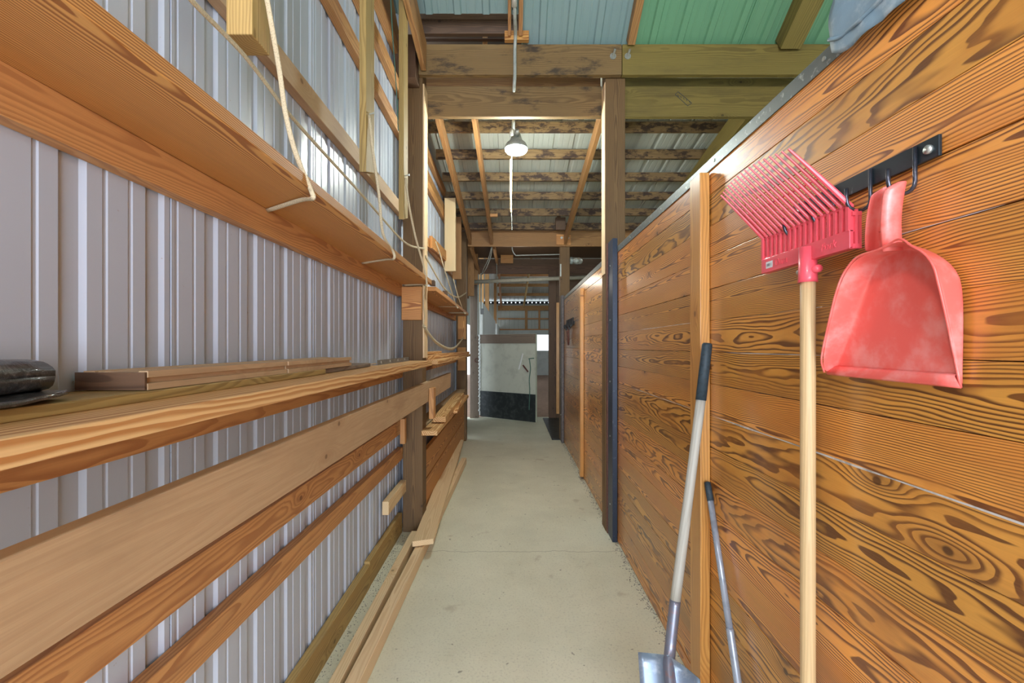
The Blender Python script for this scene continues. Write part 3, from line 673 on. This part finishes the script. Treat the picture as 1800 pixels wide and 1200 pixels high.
# ------------------------------------------------------------------ twine
def twine(pts, label, r=.0035, flat=None, parts=None, cat='twine'):
    mb = MB(); mb.tube(smooth_path(pts, 6), r*1.7, 8, r2=r*.75)
    return mb.build('baling_twine', M['twine'], label=label, cat=cat, group='twine holding the shelves', smooth=True)
A = [P(300, -50, X=-.68), P(336, 0, X=-.68), P(430, 98, X=-.68), P(500, 190, X=-.68), P(545, 242, X=-.68), P(600, 302, X=-.68), P(650, 358, X=-.68), P(700, 415, X=-.68), P(722, 432, X=-.675), P(746, 437, X=-.664)]
twine(A, 'long slack flat twine swagging from the top left to the near left post', .0045)
twine([P(466, -20, X=-.665), P(480, 60, X=-.66), P(492, 130, X=-.655), P(502, 200, X=-.64), P(520, 270, X=-.615), P(547, 335, X=-.594), P(549, 349, X=-.594), (-.66, 1.42, H+.455), (-.83, 1.54, H+.457)], 'twine looped under the upper shelf plank, nearest the camera', .0045)
twine([P(649, 203, X=-.674), P(655, 262, X=-.66), P(666, 340, X=-.64), P(673, 410, X=-.62), P(691, 442, X=-.594), P(692, 455, X=-.594), (-.66, 2.38, H+.452), (-.83, 2.51, H+.455)], 'twine from the nailed hanging upright looped under the upper shelf', .004)
twine([P(713, 312, X=-.674), P(718, 355, X=-.66), P(730, 415, X=-.64), P(744, 465, X=-.61), P(750, 495, X=-.594), P(748, 502, X=-.60), (-.66, 3.35, H+.452), (-.80, 3.38, H+.452)], 'twine from the narrow upright holding the near end of the upper shelf', .004)
twine([P(766, 425, X=-.69), P(773, 445, X=-.67), P(784, 482, X=-.64), P(802, 537, X=-.598), (-.60, 4.92, H+.425), (-.80, 4.95, H+.43)], 'near twine holding the far bay upper shelf', .005)
twine([P(797, 490, X=-.68), P(805, 520, X=-.64), P(815.6, 549, X=-.60), (-.60, 5.72, H+.418), (-.80, 5.75, H+.42)], 'far twine holding the far bay upper shelf', .005)
twine([P(748, 450, X=-.664), P(765, 481, X=-.66), P(780, 505, X=-.66), P(795, 519, X=-.66), P(807, 522, X=-.66), P(820, 514, X=-.67)], 'slack twine swagging from post to post above the upper shelf', .006)
twine([P(744, 571, X=-.663), P(755, 588, X=-.66), P(769, 603, X=-.66), P(788, 613, X=-.66), P(801, 610, X=-.66), P(814, 594, X=-.672)], 'doubled twine swag between the left posts below the upper shelf', .009)
twine([P(747, 500, X=-.664), P(744, 530, X=-.664), P(746, 560, X=-.664), P(743, 573, X=-.664), P(749, 574, X=-.655)], 'twine tail running down the aisle face of the near left post', .004)
mb = MB(); mb.tube(smooth_path([P(686, -20, X=-.70), P(690, 60, X=-.70), P(697, 160, X=-.70), P(700, 230, X=-.70)], 5), .003, 6); mb.build('green_wire', M['green_wire'], label='thin green wire dangling at the top of the left wall', cat='wire')
for px, py, l in ((648, 201, 'wide'), (712, 309, 'narrow')):
    mb = MB(); p = P(px, py, X=-.681); mb.tube([p, p+Vector((.025, 0, .006))], .004, 6); mb.tube([p+Vector((.025, 0, .006)), p+Vector((.028, 0, .006))], .007, 8)
    mb.build('nail', M['bolt'], label='nail holding the twine on the %s hanging upright' % l, cat='nail')

# ------------------------------------------------------------------ hook rack and tools on the right wall
WX = .757
rack = thing('hook_rack', (WX, 1.0, H+.36), 'black steel bar with four hooks screwed to the stall wall', 'hook rack')
mb = MB(); mb.box((.751, .80, H+.336), (.757, 1.215, H+.374)); mb.build('bar', M['black'], rack, bevel=.001)
for y in (.818, 1.195):
    mb = MB(); mb.tube([(.751, y, H+.353), (.745, y, H+.353)], .008, 12); mb.build('screw', M['bolt'], rack, smooth=True)
for y in (.844, .949, 1.057, 1.166):
    pts = [(.7475, y, H+.369), (.7475, y, H+.31)]
    for k in range(9):
        a = math.pi*k/8; pts.append((.7475-.025+.025*math.cos(a), y, H+.305-.023*math.sin(a)))
    pts.append((.6975, y, H+.328))
    mb = MB(); mb.tube(pts, .0036, 10); mb.build('hook', M['hook'], rack, smooth=True)

# manure fork
fork = thing('manure_fork', (.70, 1.1, .35), 'coral red plastic manure fork hung head up on the hooks', 'manure fork')
XF = .706; y_l, y_r = 1.281, .946; zb0, zb1 = H+.203, H+.242
mb = MB(); mb.box((XF-.004, y_r, zb0), (XF+.004, y_l, zb1)); mb.box((XF-.004, y_r, zb1-.004), (XF+.014, y_l, zb1)); mb.box((XF-.004, y_r, zb0), (XF+.014, y_l, zb0+.004))
mb.build('head_bar', M['fork'], fork, bevel=.001)
NT_ = 17
bend = []
for k in range(NT_):
    u = k/(NT_-1); y = y_l-.006-(y_l-y_r-.012)*u
    edge = (k in (0, NT_-1)); zb = H+.300-.006*u
    w = .0042 if not edge else .006
    tip_len = .168+.018*math.sin(u*math.pi)
    mb = MB()
    mb.box((XF-w, y-.0042, zb1-.002), (XF+w, y+.0042, zb), axis=2)
    pts = []; rr = []
    for j in range(9):
        s_ = j/8; L = tip_len*s_
        pts.append(Vector((XF-L*.74+.006*s_*(1-s_), y+(u-.5)*.012*s_, zb+L*.72)))
        rr.append((.0058 if edge else .0046)*(1-.6*s_**2))
    mb.tube(pts, rr, 8)
    mb.build('tine', M['fork'], fork, smooth=False)
mb = MB(); mb.tube([(XF, y_l, H+.299), (XF, y_r, H+.293)], .0042, 8)
mb.tube([(XF-.055, y_l-.012, H+.362), (XF-.055, y_r+.012, H+.355)], .0022, 6)
mb.build('cross_rib', M['fork'], fork)
for y, nm in ((y_r, 'right'), (y_l, 'left')):
    mb = MB(); s_ = 1 if nm == 'right' else -1
    for kx in (0.008, .016): mb.box((XF+kx-.003, y-.003, zb0), (XF+kx+.003, y+.003, H+.288-kx*.5), axis=2)
    mb.box((XF, y-.003, zb0), (XF+.019, y+.003, zb0+.010)); mb.box((XF, y-.003, H+.27), (XF+.019, y+.003, H+.278))
    mb.build('side_basket', M['fork'], fork)
yh = P(1420, 480, X=XF).y
mb = MB(); mb.tube([(XF, yh, H+.152), (XF, yh, H+.162), (XF, yh, H+.235)], [.0215, .0205, .0195], 16); mb.build('ferrule', M['fork'], fork, smooth=True)
mb = MB(); mb.tube([(XF+.004, yh, H+.180), (XF+.004, yh-.034, H+.180)], .009, 10); mb.build('knob', M['fork'], fork, smooth=True)
mb = MB(); mb.tube([(XF-.004, yh, H+.180), (XF-.004, yh+.030, H+.180)], .006, 10); mb.build('bolt', M['bolt'], fork, smooth=True)
mb = MB(); mb.tube([(XF, yh, .32), (XF, yh, .33)]+[(XF, yh, .33+k*.124) for k in range(1, 10)]+[(XF, yh, H+.17)], [.013]+[.0165]*11, 16)
mb.build('wooden_handle', M['handle_wood'], fork, smooth=True)
mb = MB(); c = P(1352, 465, X=XF-.0045); mb.box(c-Vector((.0004, .016, .009)), c+Vector((.0004, .016, .009))); st = mb.build('sticker', M['sticker'], fork)
mb = MB()
for k in range(9): mb.box(c+Vector((-.0006, -.010+k*.0024, -.004)), c+Vector((-.0009, -.0090+k*.0024-.0005*(k % 2), .004)))
mb.build('barcode', M['ink'], st)
def text(body, size, loc, mat, parent, ext=.0008, name='lettering'):
    cu = bpy.data.curves.new(name, 'FONT'); cu.body = body; cu.size = size; cu.extrude = ext; cu.shear = .2
    tmp = bpy.data.objects.new('tmp', cu); S.collection.objects.link(tmp)
    dg = bpy.context.evaluated_depsgraph_get(); me = bpy.data.meshes.new_from_object(tmp.evaluated_get(dg))
    bpy.data.objects.remove(tmp); me.materials.clear(); me.materials.append(mat)
    o = bpy.data.objects.new(name, me); o.rotation_euler = (math.pi/2, 0, -math.pi/2)
    o.location = Vector(loc)-world_loc(parent); return link(o, parent)
text('Dura', .026, (XF-.0048, 1.215, zb0+.011), M['fork'], fork)
text('Fork', .026, (XF-.0048, 1.035, zb0+.011), M['fork'], fork)

# dustpan
pan = thing('dustpan', (.74, .90, H-.06), 'large salmon red plastic dustpan hanging from the nearest hook', 'dustpan')
def PR(pts, X): return [P(a, b, X=X) for a, b in pts]
# floor of the pan (against the wall) and the rim standing out from it, both listed counter-clockwise from the lower right corner
base = PR([(1689, 681), (1692, 620), (1694, 560), (1693, 500), (1684, 476), (1662, 455), (1632, 440), (1600, 434), (1572, 440), (1545, 458), (1532, 480), (1522, 520), (1508, 560), (1490, 600), (1473, 640), (1466, 656)], .752)
rim = PR([(1689, 681), (1676, 618), (1664, 560), (1648, 492), (1640, 466), (1625, 446), (1602, 432), (1580, 420), (1548, 437), (1512, 449), (1496, 462), (1480, 486), (1468, 520), (1457, 566), (1444, 626), (1450, 651)], .700)
for k, x in ((0, .750), (1, .738), (2, .722), (3, .706), (14, .712), (15, .738)):
    q = [(1689, 681), (1676, 618), (1664, 560), (1648, 492)] if k < 4 else None
    if k < 4: rim[k] = P(*q[k], X=x)
rim[15] = P(1449, 654, X=.725); rim[14] = P(1444, 628, X=.712)
n = len(base); mid1 = [base[k].lerp(rim[k], .25)+Vector((.004, 0, 0)) for k in range(n)]
mid2 = [base[k].lerp(rim[k], .7) for k in range(n)]
cen = P(1590, 590, X=.752); floor2 = [cen.lerp(b, .55) for b in base]; floor3 = [cen.lerp(b, .93) for b in base]
mb = MB(); vs = [cen]+floor2+floor3+base+mid1+mid2+rim; fs = []
for k in range(n): fs.append((0, 1+(k+1) % n, 1+k))
def ring(a, b, close):
    for k in range(n if close else n-1): fs.append((a+k, a+(k+1) % n, b+(k+1) % n, b+k))
ring(1, 1+n, True); ring(1+n, 1+2*n, True)
ring(1+2*n, 1+3*n, False); ring(1+3*n, 1+4*n, False); ring(1+4*n, 1+5*n, False)
fs2 = [tuple(reversed(f)) for f in fs]
mb.add(vs, fs2); mb.build('pan_body', M['pan'], pan, smooth=True, solid=.003, sub=1, offset=0)
# lip: the low ridge along the bottom edge
mb = MB(); a0 = P(1466, 642, X=.75); a1 = P(1684, 657, X=.75); b0 = P(1455, 658, X=.735); b1 = P(1690, 682, X=.744)
rows = [[a0.lerp(a1, k/8) for k in range(9)], [a0.lerp(a1, k/8)+Vector((-.006, 0, -.004)) for k in range(9)], [b0.lerp(b1, k/8)+Vector((-.004, 0, .004)) for k in range(9)], [b0.lerp(b1, k/8) for k in range(9)]]
mb.grid(rows); mb.build('lip', M['pan'], pan, smooth=True, solid=.002)
# rolled rim bead
mb = MB(); mb.tube(smooth_path(rim, 4), .0022, 8); mb.build('rim_bead', M['pan'], pan, smooth=True)
# handle: U-section channel, open towards the aisle
rows = []
NB = P(1590, 442, X=.742); FB = P(1546, 442, X=.742); NTp = P(1596, 318, X=.726); FT = P(1562, 326, X=.726)
for i in range(13):
    u = i/12; nb = NB.lerp(NTp, u); fb = FB.lerp(FT, u); dp = .036
    bow = .006*math.sin(u*math.pi)
    endz = .0 if i < 11 else -.004*(i-10)
    nb = nb+Vector((-bow, 0, 0)); fb = fb+Vector((-bow, 0, 0))
    if i == 12: dp *= .45
    row = [fb+Vector((-dp*.75, .004, endz)), fb+Vector((-dp*.35, .004, 0)), fb+Vector((-.003, .002, 0)), fb.lerp(nb, .12), fb.lerp(nb, .5), fb.lerp(nb, .88), nb+Vector((-.003, -.001, 0)), nb+Vector((-dp*.4, -.003, 0)), nb+Vector((-dp*.8, -.001, 0)), nb+Vector((-dp, .004, 0)), nb+Vector((-dp*.95, .009, endz))]
    rows.append(row)
mb = MB(); mb.grid(rows); mb.build('handle', M['pan'], pan, smooth=True, solid=.0032, sub=1)
mb = MB(); a = FB.lerp(FT, .32); b = NB.lerp(NTp, .32); mb.tube([a+Vector((-.008, 0, 0)), b+Vector((-.008, 0, 0))], .0018, 6); mb.build('handle_rib', M['pan'], pan)

# bag on the wall top
bag = thing('canvas_bag', (.84, .85, H+.72), 'dusty blue canvas bag slumped over the top of the stall wall', 'bag')
mb = MB(); rows = []
for i in range(16):
    u = i/15; zb = H+.722+.40*u; row = []
    for k in range(40):
        a = 2*math.pi*k/40; e = .35
        cx_ = math.copysign(abs(math.cos(a))**e, math.cos(a)); sy_ = math.copysign(abs(math.sin(a))**e, math.sin(a))
        p = Vector((.862+.122*cx_*(1-.12*u), .800+.250*sy_*(1-.10*u), zb))
        p += Vector((cx_, sy_, .1)).normalized()*(noise.noise(p*9)*.022+noise.noise(p*24)*.008)*min(1, .3+u*5)
        row.append(p)
    rows.append(row)
rows.append([Vector((.862, .80, H+1.15)).lerp(p, .5)+Vector((0, 0, .02)) for p in rows[-1]]); rows.append([Vector((.862, .80, H+1.16)).lerp(p, .02) for p in rows[-2]])
mb.grid(rows, closed=True); mb.build('bag_body', M['bag'], bag, smooth=True)
mb = MB(); rows = []
for i in range(15):
    v = i/14; row = []
    for k in range(33):
        y = .55+.495*k/32; zt = H+.80; zl = H+.648+.012*noise.noise(Vector((y*9, 1, 0)))+(.03*((y-.98)/.065)**2 if y > .98 else 0)
        z = zt+(zl-zt)*v
        x = .742-.010*math.sin(v*3.1)-.010*abs(noise.noise(Vector((y*14, z*9, 3))))*(.3+v)-.004*v
        row.append(Vector((x, y, z)))
    rows.append(row)
mb.grid(rows); mb.build('front_flap', M['bag'], bag, smooth=True, solid=.003)
mb = MB(); mb.tube(smooth_path([rows[-3][k]+Vector((-.004, 0, .012+.01*noise.noise(Vector((k*.4, 0, 0))))) for k in range(32, -1, -2)], 3), .0045, 8); mb.build('seam', M['bag'], bag, smooth=True)

# shovel
sh = thing('shovel', (.60, 1.55, 0), 'shovel with dark foam grip and grey wooden shaft leaning on the stud', 'shovel')
g0 = Vector((.700, 1.640, H-.0)); g1 = P(1232, 703, d=1.628); s1 = P(1186, 1062, d=1.585)
g0 = P(1243, 606, d=1.64)
mb = MB(); mb.tube([g0+(g0-g1)*.03, g0, g1], [.014, .0175, .0185], 16); mb.build('grip', M['grip'], sh, smooth=True)
mb = MB(); mb.tube([g1.lerp(s1, k/8) for k in range(9)], [.0165]*5+[.0175]*4, 16); mb.build('shaft', M['grey_handle'], sh, smooth=True)
s2 = P(1178, 1140, d=1.555); s3 = P(1176, 1172, d=1.52); s4 = P(1180, 1215, d=1.47)
mb = MB(); mb.tube(smooth_path([s1+(g1-s1)*.02, s1.lerp(s2, .5), s2, s3, s4], 5), .0188, 16); mb.build('socket', M['socket'], sh, smooth=True)
# blade: from shoulders down to the point on the floor
ctr = s2.lerp(s3, .35); tip = Vector((ctr.x-.03, 1.33, .012))
ax = (tip-ctr); L = ax.length; ax.normalize(); sd = Vector((.78, -.62, .06)); sd = (sd-ax*sd.dot(ax)).normalized(); nr = ax.cross(sd)
if nr.y > 0: nr = -nr
rows = []
for i in range(15):
    u = i/14
    hw = .100*(1 if u < .6 else math.sqrt(max(.0, 1-((u-.6)/.4)**2))*1+.0)
    hw = max(hw, .004); row = []
    for k in range(13):
        w = -1+2*k/12
        row.append(ctr+ax*(L*u)+sd*(hw*w)+nr*(.030*w*w*(1-.3*u)-.018*math.exp(-(w*4.5)**2)*(1-u)*-1)+ax*(.055*max(0, w)*(1-u)))
    rows.append(row)
mb = MB(); mb.grid(rows); mb.build('blade', M['blade'], sh, smooth=True, solid=.003)

# thin metal pole
pole = thing('metal_pole', (.72, 1.4, 0), 'thin grey metal broom pole with black hang cap, between stud and fork handle', 'pole')
c0 = P(1243.5, 848, X=.742); c1 = P(1249, 880, X=.741); c2 = P(1297, 1200, X=.727)
dirn = (c2-c1).normalized(); c3 = c2+dirn*((.012-c2.z)/dirn.z)
mb = MB(); mb.tube([c0+(c0-c1)*.05, c0, c1], [.006, .0115, .0122], 14); mb.build('hang_cap', M['grip'], pole, smooth=True)
mid = c1.lerp(c3, .45)
mb = MB(); mb.tube([c1, mid], .0112, 14); mb.tube([mid, mid+dirn*.01, c3], [.0128, .0125, .0125], 14); mb.build('tube', M['tube_paint'], pole, smooth=True)

# far hook rack on the far stall wall
r2 = thing('hook_rack', (.757, 5.9, H+.25), 'small black hook rack with dangling tack on the far stall wall', 'hook rack')
mb = MB(); mb.box((.748, 5.5, H+.26), (.757, 6.25, H+.30)); mb.build('bar', M['blackish'], r2)
for k in range(5):
    y = 5.56+.15*k; mb = MB(); mb.tube(smooth_path([(.747, y, H+.35), (.735, y, H+.27), (.715, y, H+.24-.03*(k % 2)), (.705, y, H+.28)], 4), .009, 6); mb.build('hook', M['blackish'], r2)
mb = MB(); mb.tube(smooth_path([(.72, 5.8, H+.26), (.725, 5.82, H+.1), (.73, 5.9, H+.02), (.72, 5.95, H+.2)], 5), .012, 6); mb.build('strap', M['red_lead'], r2)

# ------------------------------------------------------------------ doorway at the end of the aisle
D = 8.9
post(P(826, 0, d=D).x, P(841, 0, d=D).x, D, D+.14, 2.65, 'greyish door jamb left of the white half door', mat='grey_wood', wr=.5, name='door_jamb')
post(P(965, 0, d=D).x, P(978, 0, d=D).x, D, D+.14, 2.9, 'dark brown door jamb right of the doorway', mat='dark_wood', wr=.6, name='door_jamb')
mb = MB(); mb.box((P(978, 0, d=D-.1).x, D-.1, .10), (P(986, 0, d=D-.1).x, D-.06, 2.25), wr=.6); mb.build('door_trim', M['stud'], label='orange upright trim between the dark jamb and the stall wall', cat='trim')
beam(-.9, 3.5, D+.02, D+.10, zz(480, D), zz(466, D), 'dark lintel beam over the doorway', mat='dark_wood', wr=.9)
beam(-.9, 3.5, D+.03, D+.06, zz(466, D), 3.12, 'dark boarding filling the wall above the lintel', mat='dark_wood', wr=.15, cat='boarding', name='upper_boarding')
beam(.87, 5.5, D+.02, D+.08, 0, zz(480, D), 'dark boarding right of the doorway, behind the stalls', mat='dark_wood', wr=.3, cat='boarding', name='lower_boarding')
beam(P(880, 0, d=8.6).x, P(902, 0, d=8.6).x, 8.60, 8.64, zz(462, 8.6), zz(446, 8.6), 'brown block on the dark boarding above the lintel', mat='girt', wr=.3, cat='block', name='wall_block')
beam(-.86, -.78, 7.2, 7.28, 0, 2.9, 'dark upright in the side opening behind the far left post', mat='grey_wood', wr=.2, cat='post', name='side_upright')
for (px0, px1, d, yt, yb, l, mt) in ((822, 833, 7.9, 433, 520, 'upper brown board in the corner left of the pipe', 'rafter'), (833, 840, 8.5, 433, 500, 'narrow brown board beside the pipe end', 'rafter')):
    block(P(px0, yb, d=d), P(px1, yt, d=d)+Vector((0, .05, 0)), 'corner_board', mt, l, cat='board', wr=.4)
# braces seen diagonally under the roof of the passage
for (a, b, l) in ((P(828, 433, d=7.2), P(842, 478, d=8.8), 'left'), (P(868, 433, d=7.2), P(874, 462, d=8.8), 'middle')):
    plank('passage_rafter', a, b, .09, .04, (0, 0, 1), 'rafter', '%s thin rafter running over the passage to the lintel' % l, cat='rafter', wr=.6)
mb = MB(); mb.tube(smooth_path([P(865, 434, d=7.0), P(862, 452, d=7.4), P(855, 470, d=7.8), P(848, 482, d=8.4)], 5), .008, 6); mb.tube(smooth_path([P(864, 434, d=7.0), P(858, 456, d=7.4), P(850, 472, d=7.8), P(846, 484, d=8.4)], 5), .006, 6)
mb.build('hanging_cable', M['conduit'], label='pair of cables drooping from the far header to the jamb', cat='cable', smooth=True)
mb = MB(); mb.tube(smooth_path([P(900, 432, d=6.85), P(901, 440, d=6.85), P(906, 448, d=6.85), P(915, 448.5, d=6.85), P(985, 447, d=6.85)], 5), .008, 8)
mb.build('curved_conduit', M['conduit'], label='thin conduit bending from the far header towards the right post', cat='conduit', smooth=True)
mb = MB(); mb.tube([P(830, 495.5, d=8.5), P(985, 489, d=8.5), P(1060, 486, d=8.5)], .037, 16); mb.build('drain_pipe', M['pvc'], label='thick dusty pipe crossing the top of the doorway', cat='pipe', smooth=True)
mb = MB(); mb.tube([P(873, 462, d=8.6), P(873.5, 488, d=8.55)], .010, 8); mb.build('pipe_hanger', M['bolt'], label='thin metal hanger holding the dusty pipe', cat='hanger')
t = thing('jar_lamp', P(1003, 458, d=6.775), 'unlit clear glass jar lamp on the far right post', 'lamp')
mb = MB(); mb.tube([P(1002, 458, d=6.775), P(1006, 458, d=6.775)], .055, 14); mb.build('socket', M['lamp_body'], t)
mb = MB(); mb.tube([P(1006, 458, d=6.775), P(1010, 458, d=6.775), P(1019, 458.5, d=6.775), P(1023, 458.7, d=6.775), P(1024.5, 458.8, d=6.775)], [.046, .05, .05, .035, .01], 16); mb.build('jar', M['glass'], t, smooth=True)
mb = MB(); mb.tube([P(1008, 458, d=6.775), P(1013, 458, d=6.775), P(1017, 458, d=6.775)], [.012, .028, .01], 10); mb.build('bulb', M['sticker'], t, smooth=True)
mb = MB()
for k in range(9): mb.tube([P(985.5, 464+k*2.4, d=6.81), P(985.5, 466.5+k*2.4, d=6.81)], .012, 6)
mb.build('chain', M['bolt'], label='short chain hanging on the far right post by the pipe', cat='chain')
# conduits and box on the left jamb
t = thing('jamb_conduit', P(842, 600, d=8.8), 'pair of upright conduits with a grey switch box on the left door jamb', 'conduit')
for px, y0, y1, r in ((841, 480, 590, .018), (845.5, 480, 545, .014)):
    mb = MB(); mb.tube([P(px, y1, d=8.8), P(px, y0, d=8.8)], r, 8); mb.build('pipe', M['conduit'], t)
mb = MB(); a = P(844.5, 552, d=8.75); b = P(850, 542, d=8.75); mb.box(a, b+Vector((0, .05, 0))); mb.build('switch_box', M['box'], t)
mb = MB()
for k in range(22): mb.tube([P(842.5+.8*(k % 2), 588+k*6.2, d=8.75), P(842+.8*((k+1) % 2), 592+k*6.2, d=8.75)], .016, 6)
mb.build('chain', M['bolt'], label='light chain hanging down the jamb at the door hinge', cat='chain')
t = thing('horseshoe_hook', P(838, 630, d=8.85), 'rusty ring hook on the left door jamb', 'hook')
mb = MB(); c_ = P(838, 633, d=8.892); mb.tube([c_+Vector((.04*math.cos(a/12*2*math.pi), 0, .04*math.sin(a/12*2*math.pi))) for a in range(13)], .008, 6); mb.build('ring', M['red_lead'], t)

# white half door, swung open
hin = Vector((-.60, 8.95, 0)); fre = Vector((.44, 8.23, 0)); dx = (fre-hin); nrm = Vector((dx.y, -dx.x, 0)).normalized()
if nrm.y > 0: nrm = -nrm
t = thing('door_2', (hin.x, hin.y, 0), None, None); t['kind'] = 'structure'
def dp(u, z, off=0): return hin.lerp(fre, u)+Vector((0, 0, z))+nrm*off
z0d, z1d = .035, 1.635
mb = MB(); mb.board(dp(0, (z0d+z1d)/2), dp(1, (z0d+z1d)/2), z1d-z0d, .05, (0, 0, 1)); mb.build('door_leaf', M['door_white'], t)
mb = MB(); mb.board(dp(.0, 1.545, .032), dp(.37, 1.545, .032), .17, .014, (0, 0, 1), wr=.9); mb.board(dp(.373, 1.545, .032), dp(1.0, 1.545, .032), .17, .014, (0, 0, 1), wr=.7); mb.build('top_rail', M['grey_wood'], t, label='grey brown board along the top')
mb = MB(); mb.board(dp(0.0, .285, .032), dp(1.0, .285, .032), .50, .012, (0, 0, 1)); mb.build('kick_mat', M['rubber'], t, label='black rubber kick mat across the bottom')
mb = MB(); mb.tube(smooth_path([dp(.9, 1.18, .04), dp(.92, 1.0, .04), dp(.90, .8, .04), dp(.91, .6, .045), dp(.90, .25, .045)], 4), .008, 6); mb.tube([dp(.89, 1.18, .04), dp(.98, 1.19, .04)], .007, 6); mb.build('dangling_rope', M['green_wire'], t, label='dark green rope')
mb = MB(); mb.tube([dp(.72, .98, .04), dp(.79, 1.27, .04)], .012, 6); mb.build('latch_bar', M['sticker'], t, label='pale latch bar'); mb = MB(); mb.board(dp(.79, 1.06, .04), dp(.88, .94, .04), .025, .012, (0, 0, 1)); mb.build('latch_peg', M['red_lead'], t, label='brown wooden peg')
mb = MB(); mb.box((.60, 6.83, 0.0), (1.6, 8.85, .014)); mb.build('floor_mat', M['rubber'], label='black rubber mat on the floor between far stall wall and doorway', cat='mat')

# ------------------------------------------------------------------ arena beyond the doorway
def bx(a, b, name, mat, label=None, cat=None, kind=None, **k):
    mb = MB(); mb.box(a, b, **k); return mb.build(name, M[mat], label=label, cat=cat, kind=kind, group='purlins under the arena roof' if cat == 'purlin' else None)
bx((-.68, 9.3, 0), (-.60, 16.6, H+.90), 'wall_arena_left', 'white_wall', kind='structure')
mb = MB(); mb.grid([[Vector((-1.6-r, y, z)) for (y, r) in profile(9.1, 22, start=.1)] for z in (2.2, 7.2)]); mb.build('wall_arena_upper', M['roof'], kind='structure', solid=.002)
bx((-.68, 18.2, 0), (-.60, 22, H+.90), 'wall_arena_left_far', 'white_wall', kind='structure')
FD = 22.0
wl, wr_ = P(944, 0, d=FD).x, P(972, 0, d=FD).x
zw1, zw0 = zz(588, FD), zz(616, FD)
for k, (a, b) in enumerate((((-.68, FD, 0), (wl, FD+.1, zz(580, FD))), ((wl, FD, 0), (wr_, FD+.1, zw0)), ((wl, FD, zw1), (wr_, FD+.1, zz(580, FD))), ((wr_, FD, 0), (5.5, FD+.1, zz(580, FD))))):
    bx(a, b, 'wall_arena_back', 'white_wall', kind='structure')
mb = MB(); pr = profile(-1.65, 5.5, start=.1); mb.grid([[Vector((x, FD+.1+r, z)) for (x, r) in pr] for z in (zz(580, FD), zz(534, FD))])
mb.build('wall_arena_gable', M['roof'], kind='structure', solid=.002)
for py, l in ((560, 'upper'), (579, 'lower')):
    bx((-.68, FD-.0, zz(py+1.2, FD)), (5.4, FD+.09, zz(py-1.2, FD)), 'arena_girt', 'girt', '%s girt on the far arena wall' % l, 'girt')
bx((-.68, FD-.02, zz(545.5, FD)), (5.4, FD+.09, zz(537, FD)), 'arena_header', 'girt', 'wide wooden header on the far arena wall', 'beam')
for px, w, l in ((925, .13, 'left'), (948, .08, 'right')):
    x = P(px, 0, d=FD).x; bx((x-w/2, FD-.03, zz(580, FD)), (x+w/2, FD+.09, zz(545.5, FD)), 'arena_upright', 'girt', '%s upright on the far arena wall' % l, 'post')
mb = MB(); x = -1.6
while x < 3.5:
    mb.box((x, FD+.05, zz(534, FD)), (x+.15, FD+.12, zz(529, FD)), seg=1); mb.box((x+.15, FD+.05, zz(534, FD)), (x+.20, FD+.12, zz(532.5, FD)), seg=1); mb.box((x+.15, FD+.05, zz(530.3, FD)), (x+.20, FD+.12, zz(529, FD)), seg=1); x += .20
mb.build('ridge_closure', M['blackish'], label='dark strip with a row of daylight holes at the far eave', cat='closure strip')
RA = (FD+.3, zz(529, FD)+.02); RB = (9.3, zz(529, FD)+.02+.30*(FD-9.3))
mb = roof_sheet(-3.5, 5.6, RA, RB, start=.1); mb.build('ceiling_arena', M['roof'], kind='structure', solid=.002)
for k in range(10):
    y = FD-.9-k*1.0; z = RA[1]+.30*(FD-y)
    bx((-.66, y-.03, z-.14), (5.4, y+.03, z-.01), 'arena_purlin', 'girt', '%s purlin under the arena roof, counted from the far eave' % ['first', 'second', 'third', 'fourth', 'fifth', 'sixth', 'seventh', 'eighth', 'ninth', 'tenth'][k], 'purlin')
plank('arena_rafter', (P(895, 536, d=FD-.2).x+.7, FD-.2, RA[1]-.27), (P(895, 536, d=FD).x+1.05, 12, RA[1]+3.0-.29), .2, .06, (0, 0, 1), 'treated', 'yellowish rafter slanting under the arena roof', cat='rafter', wr=.9)
plank('arena_rafter', (-.52, FD-.2, RA[1]-.27), (-.52, 10, RA[1]+3.6-.29), .2, .08, (0, 0, 1), 'rafter', 'brown rafter above the left arena wall', cat='rafter', wr=.9)
for k, (px, d, w, yb) in enumerate(((855, 11.0, .10, 9), (860, 13.5, .16, 9), (876, 20, .12, 9))):
    x = -.60; bx((-.80, d, 0), (-.683, d+w, 4.6), 'arena_post', 'girt', ['nearest', 'middle', 'farthest'][k]+' brown post rising above the left arena wall', 'post', wr=.3)
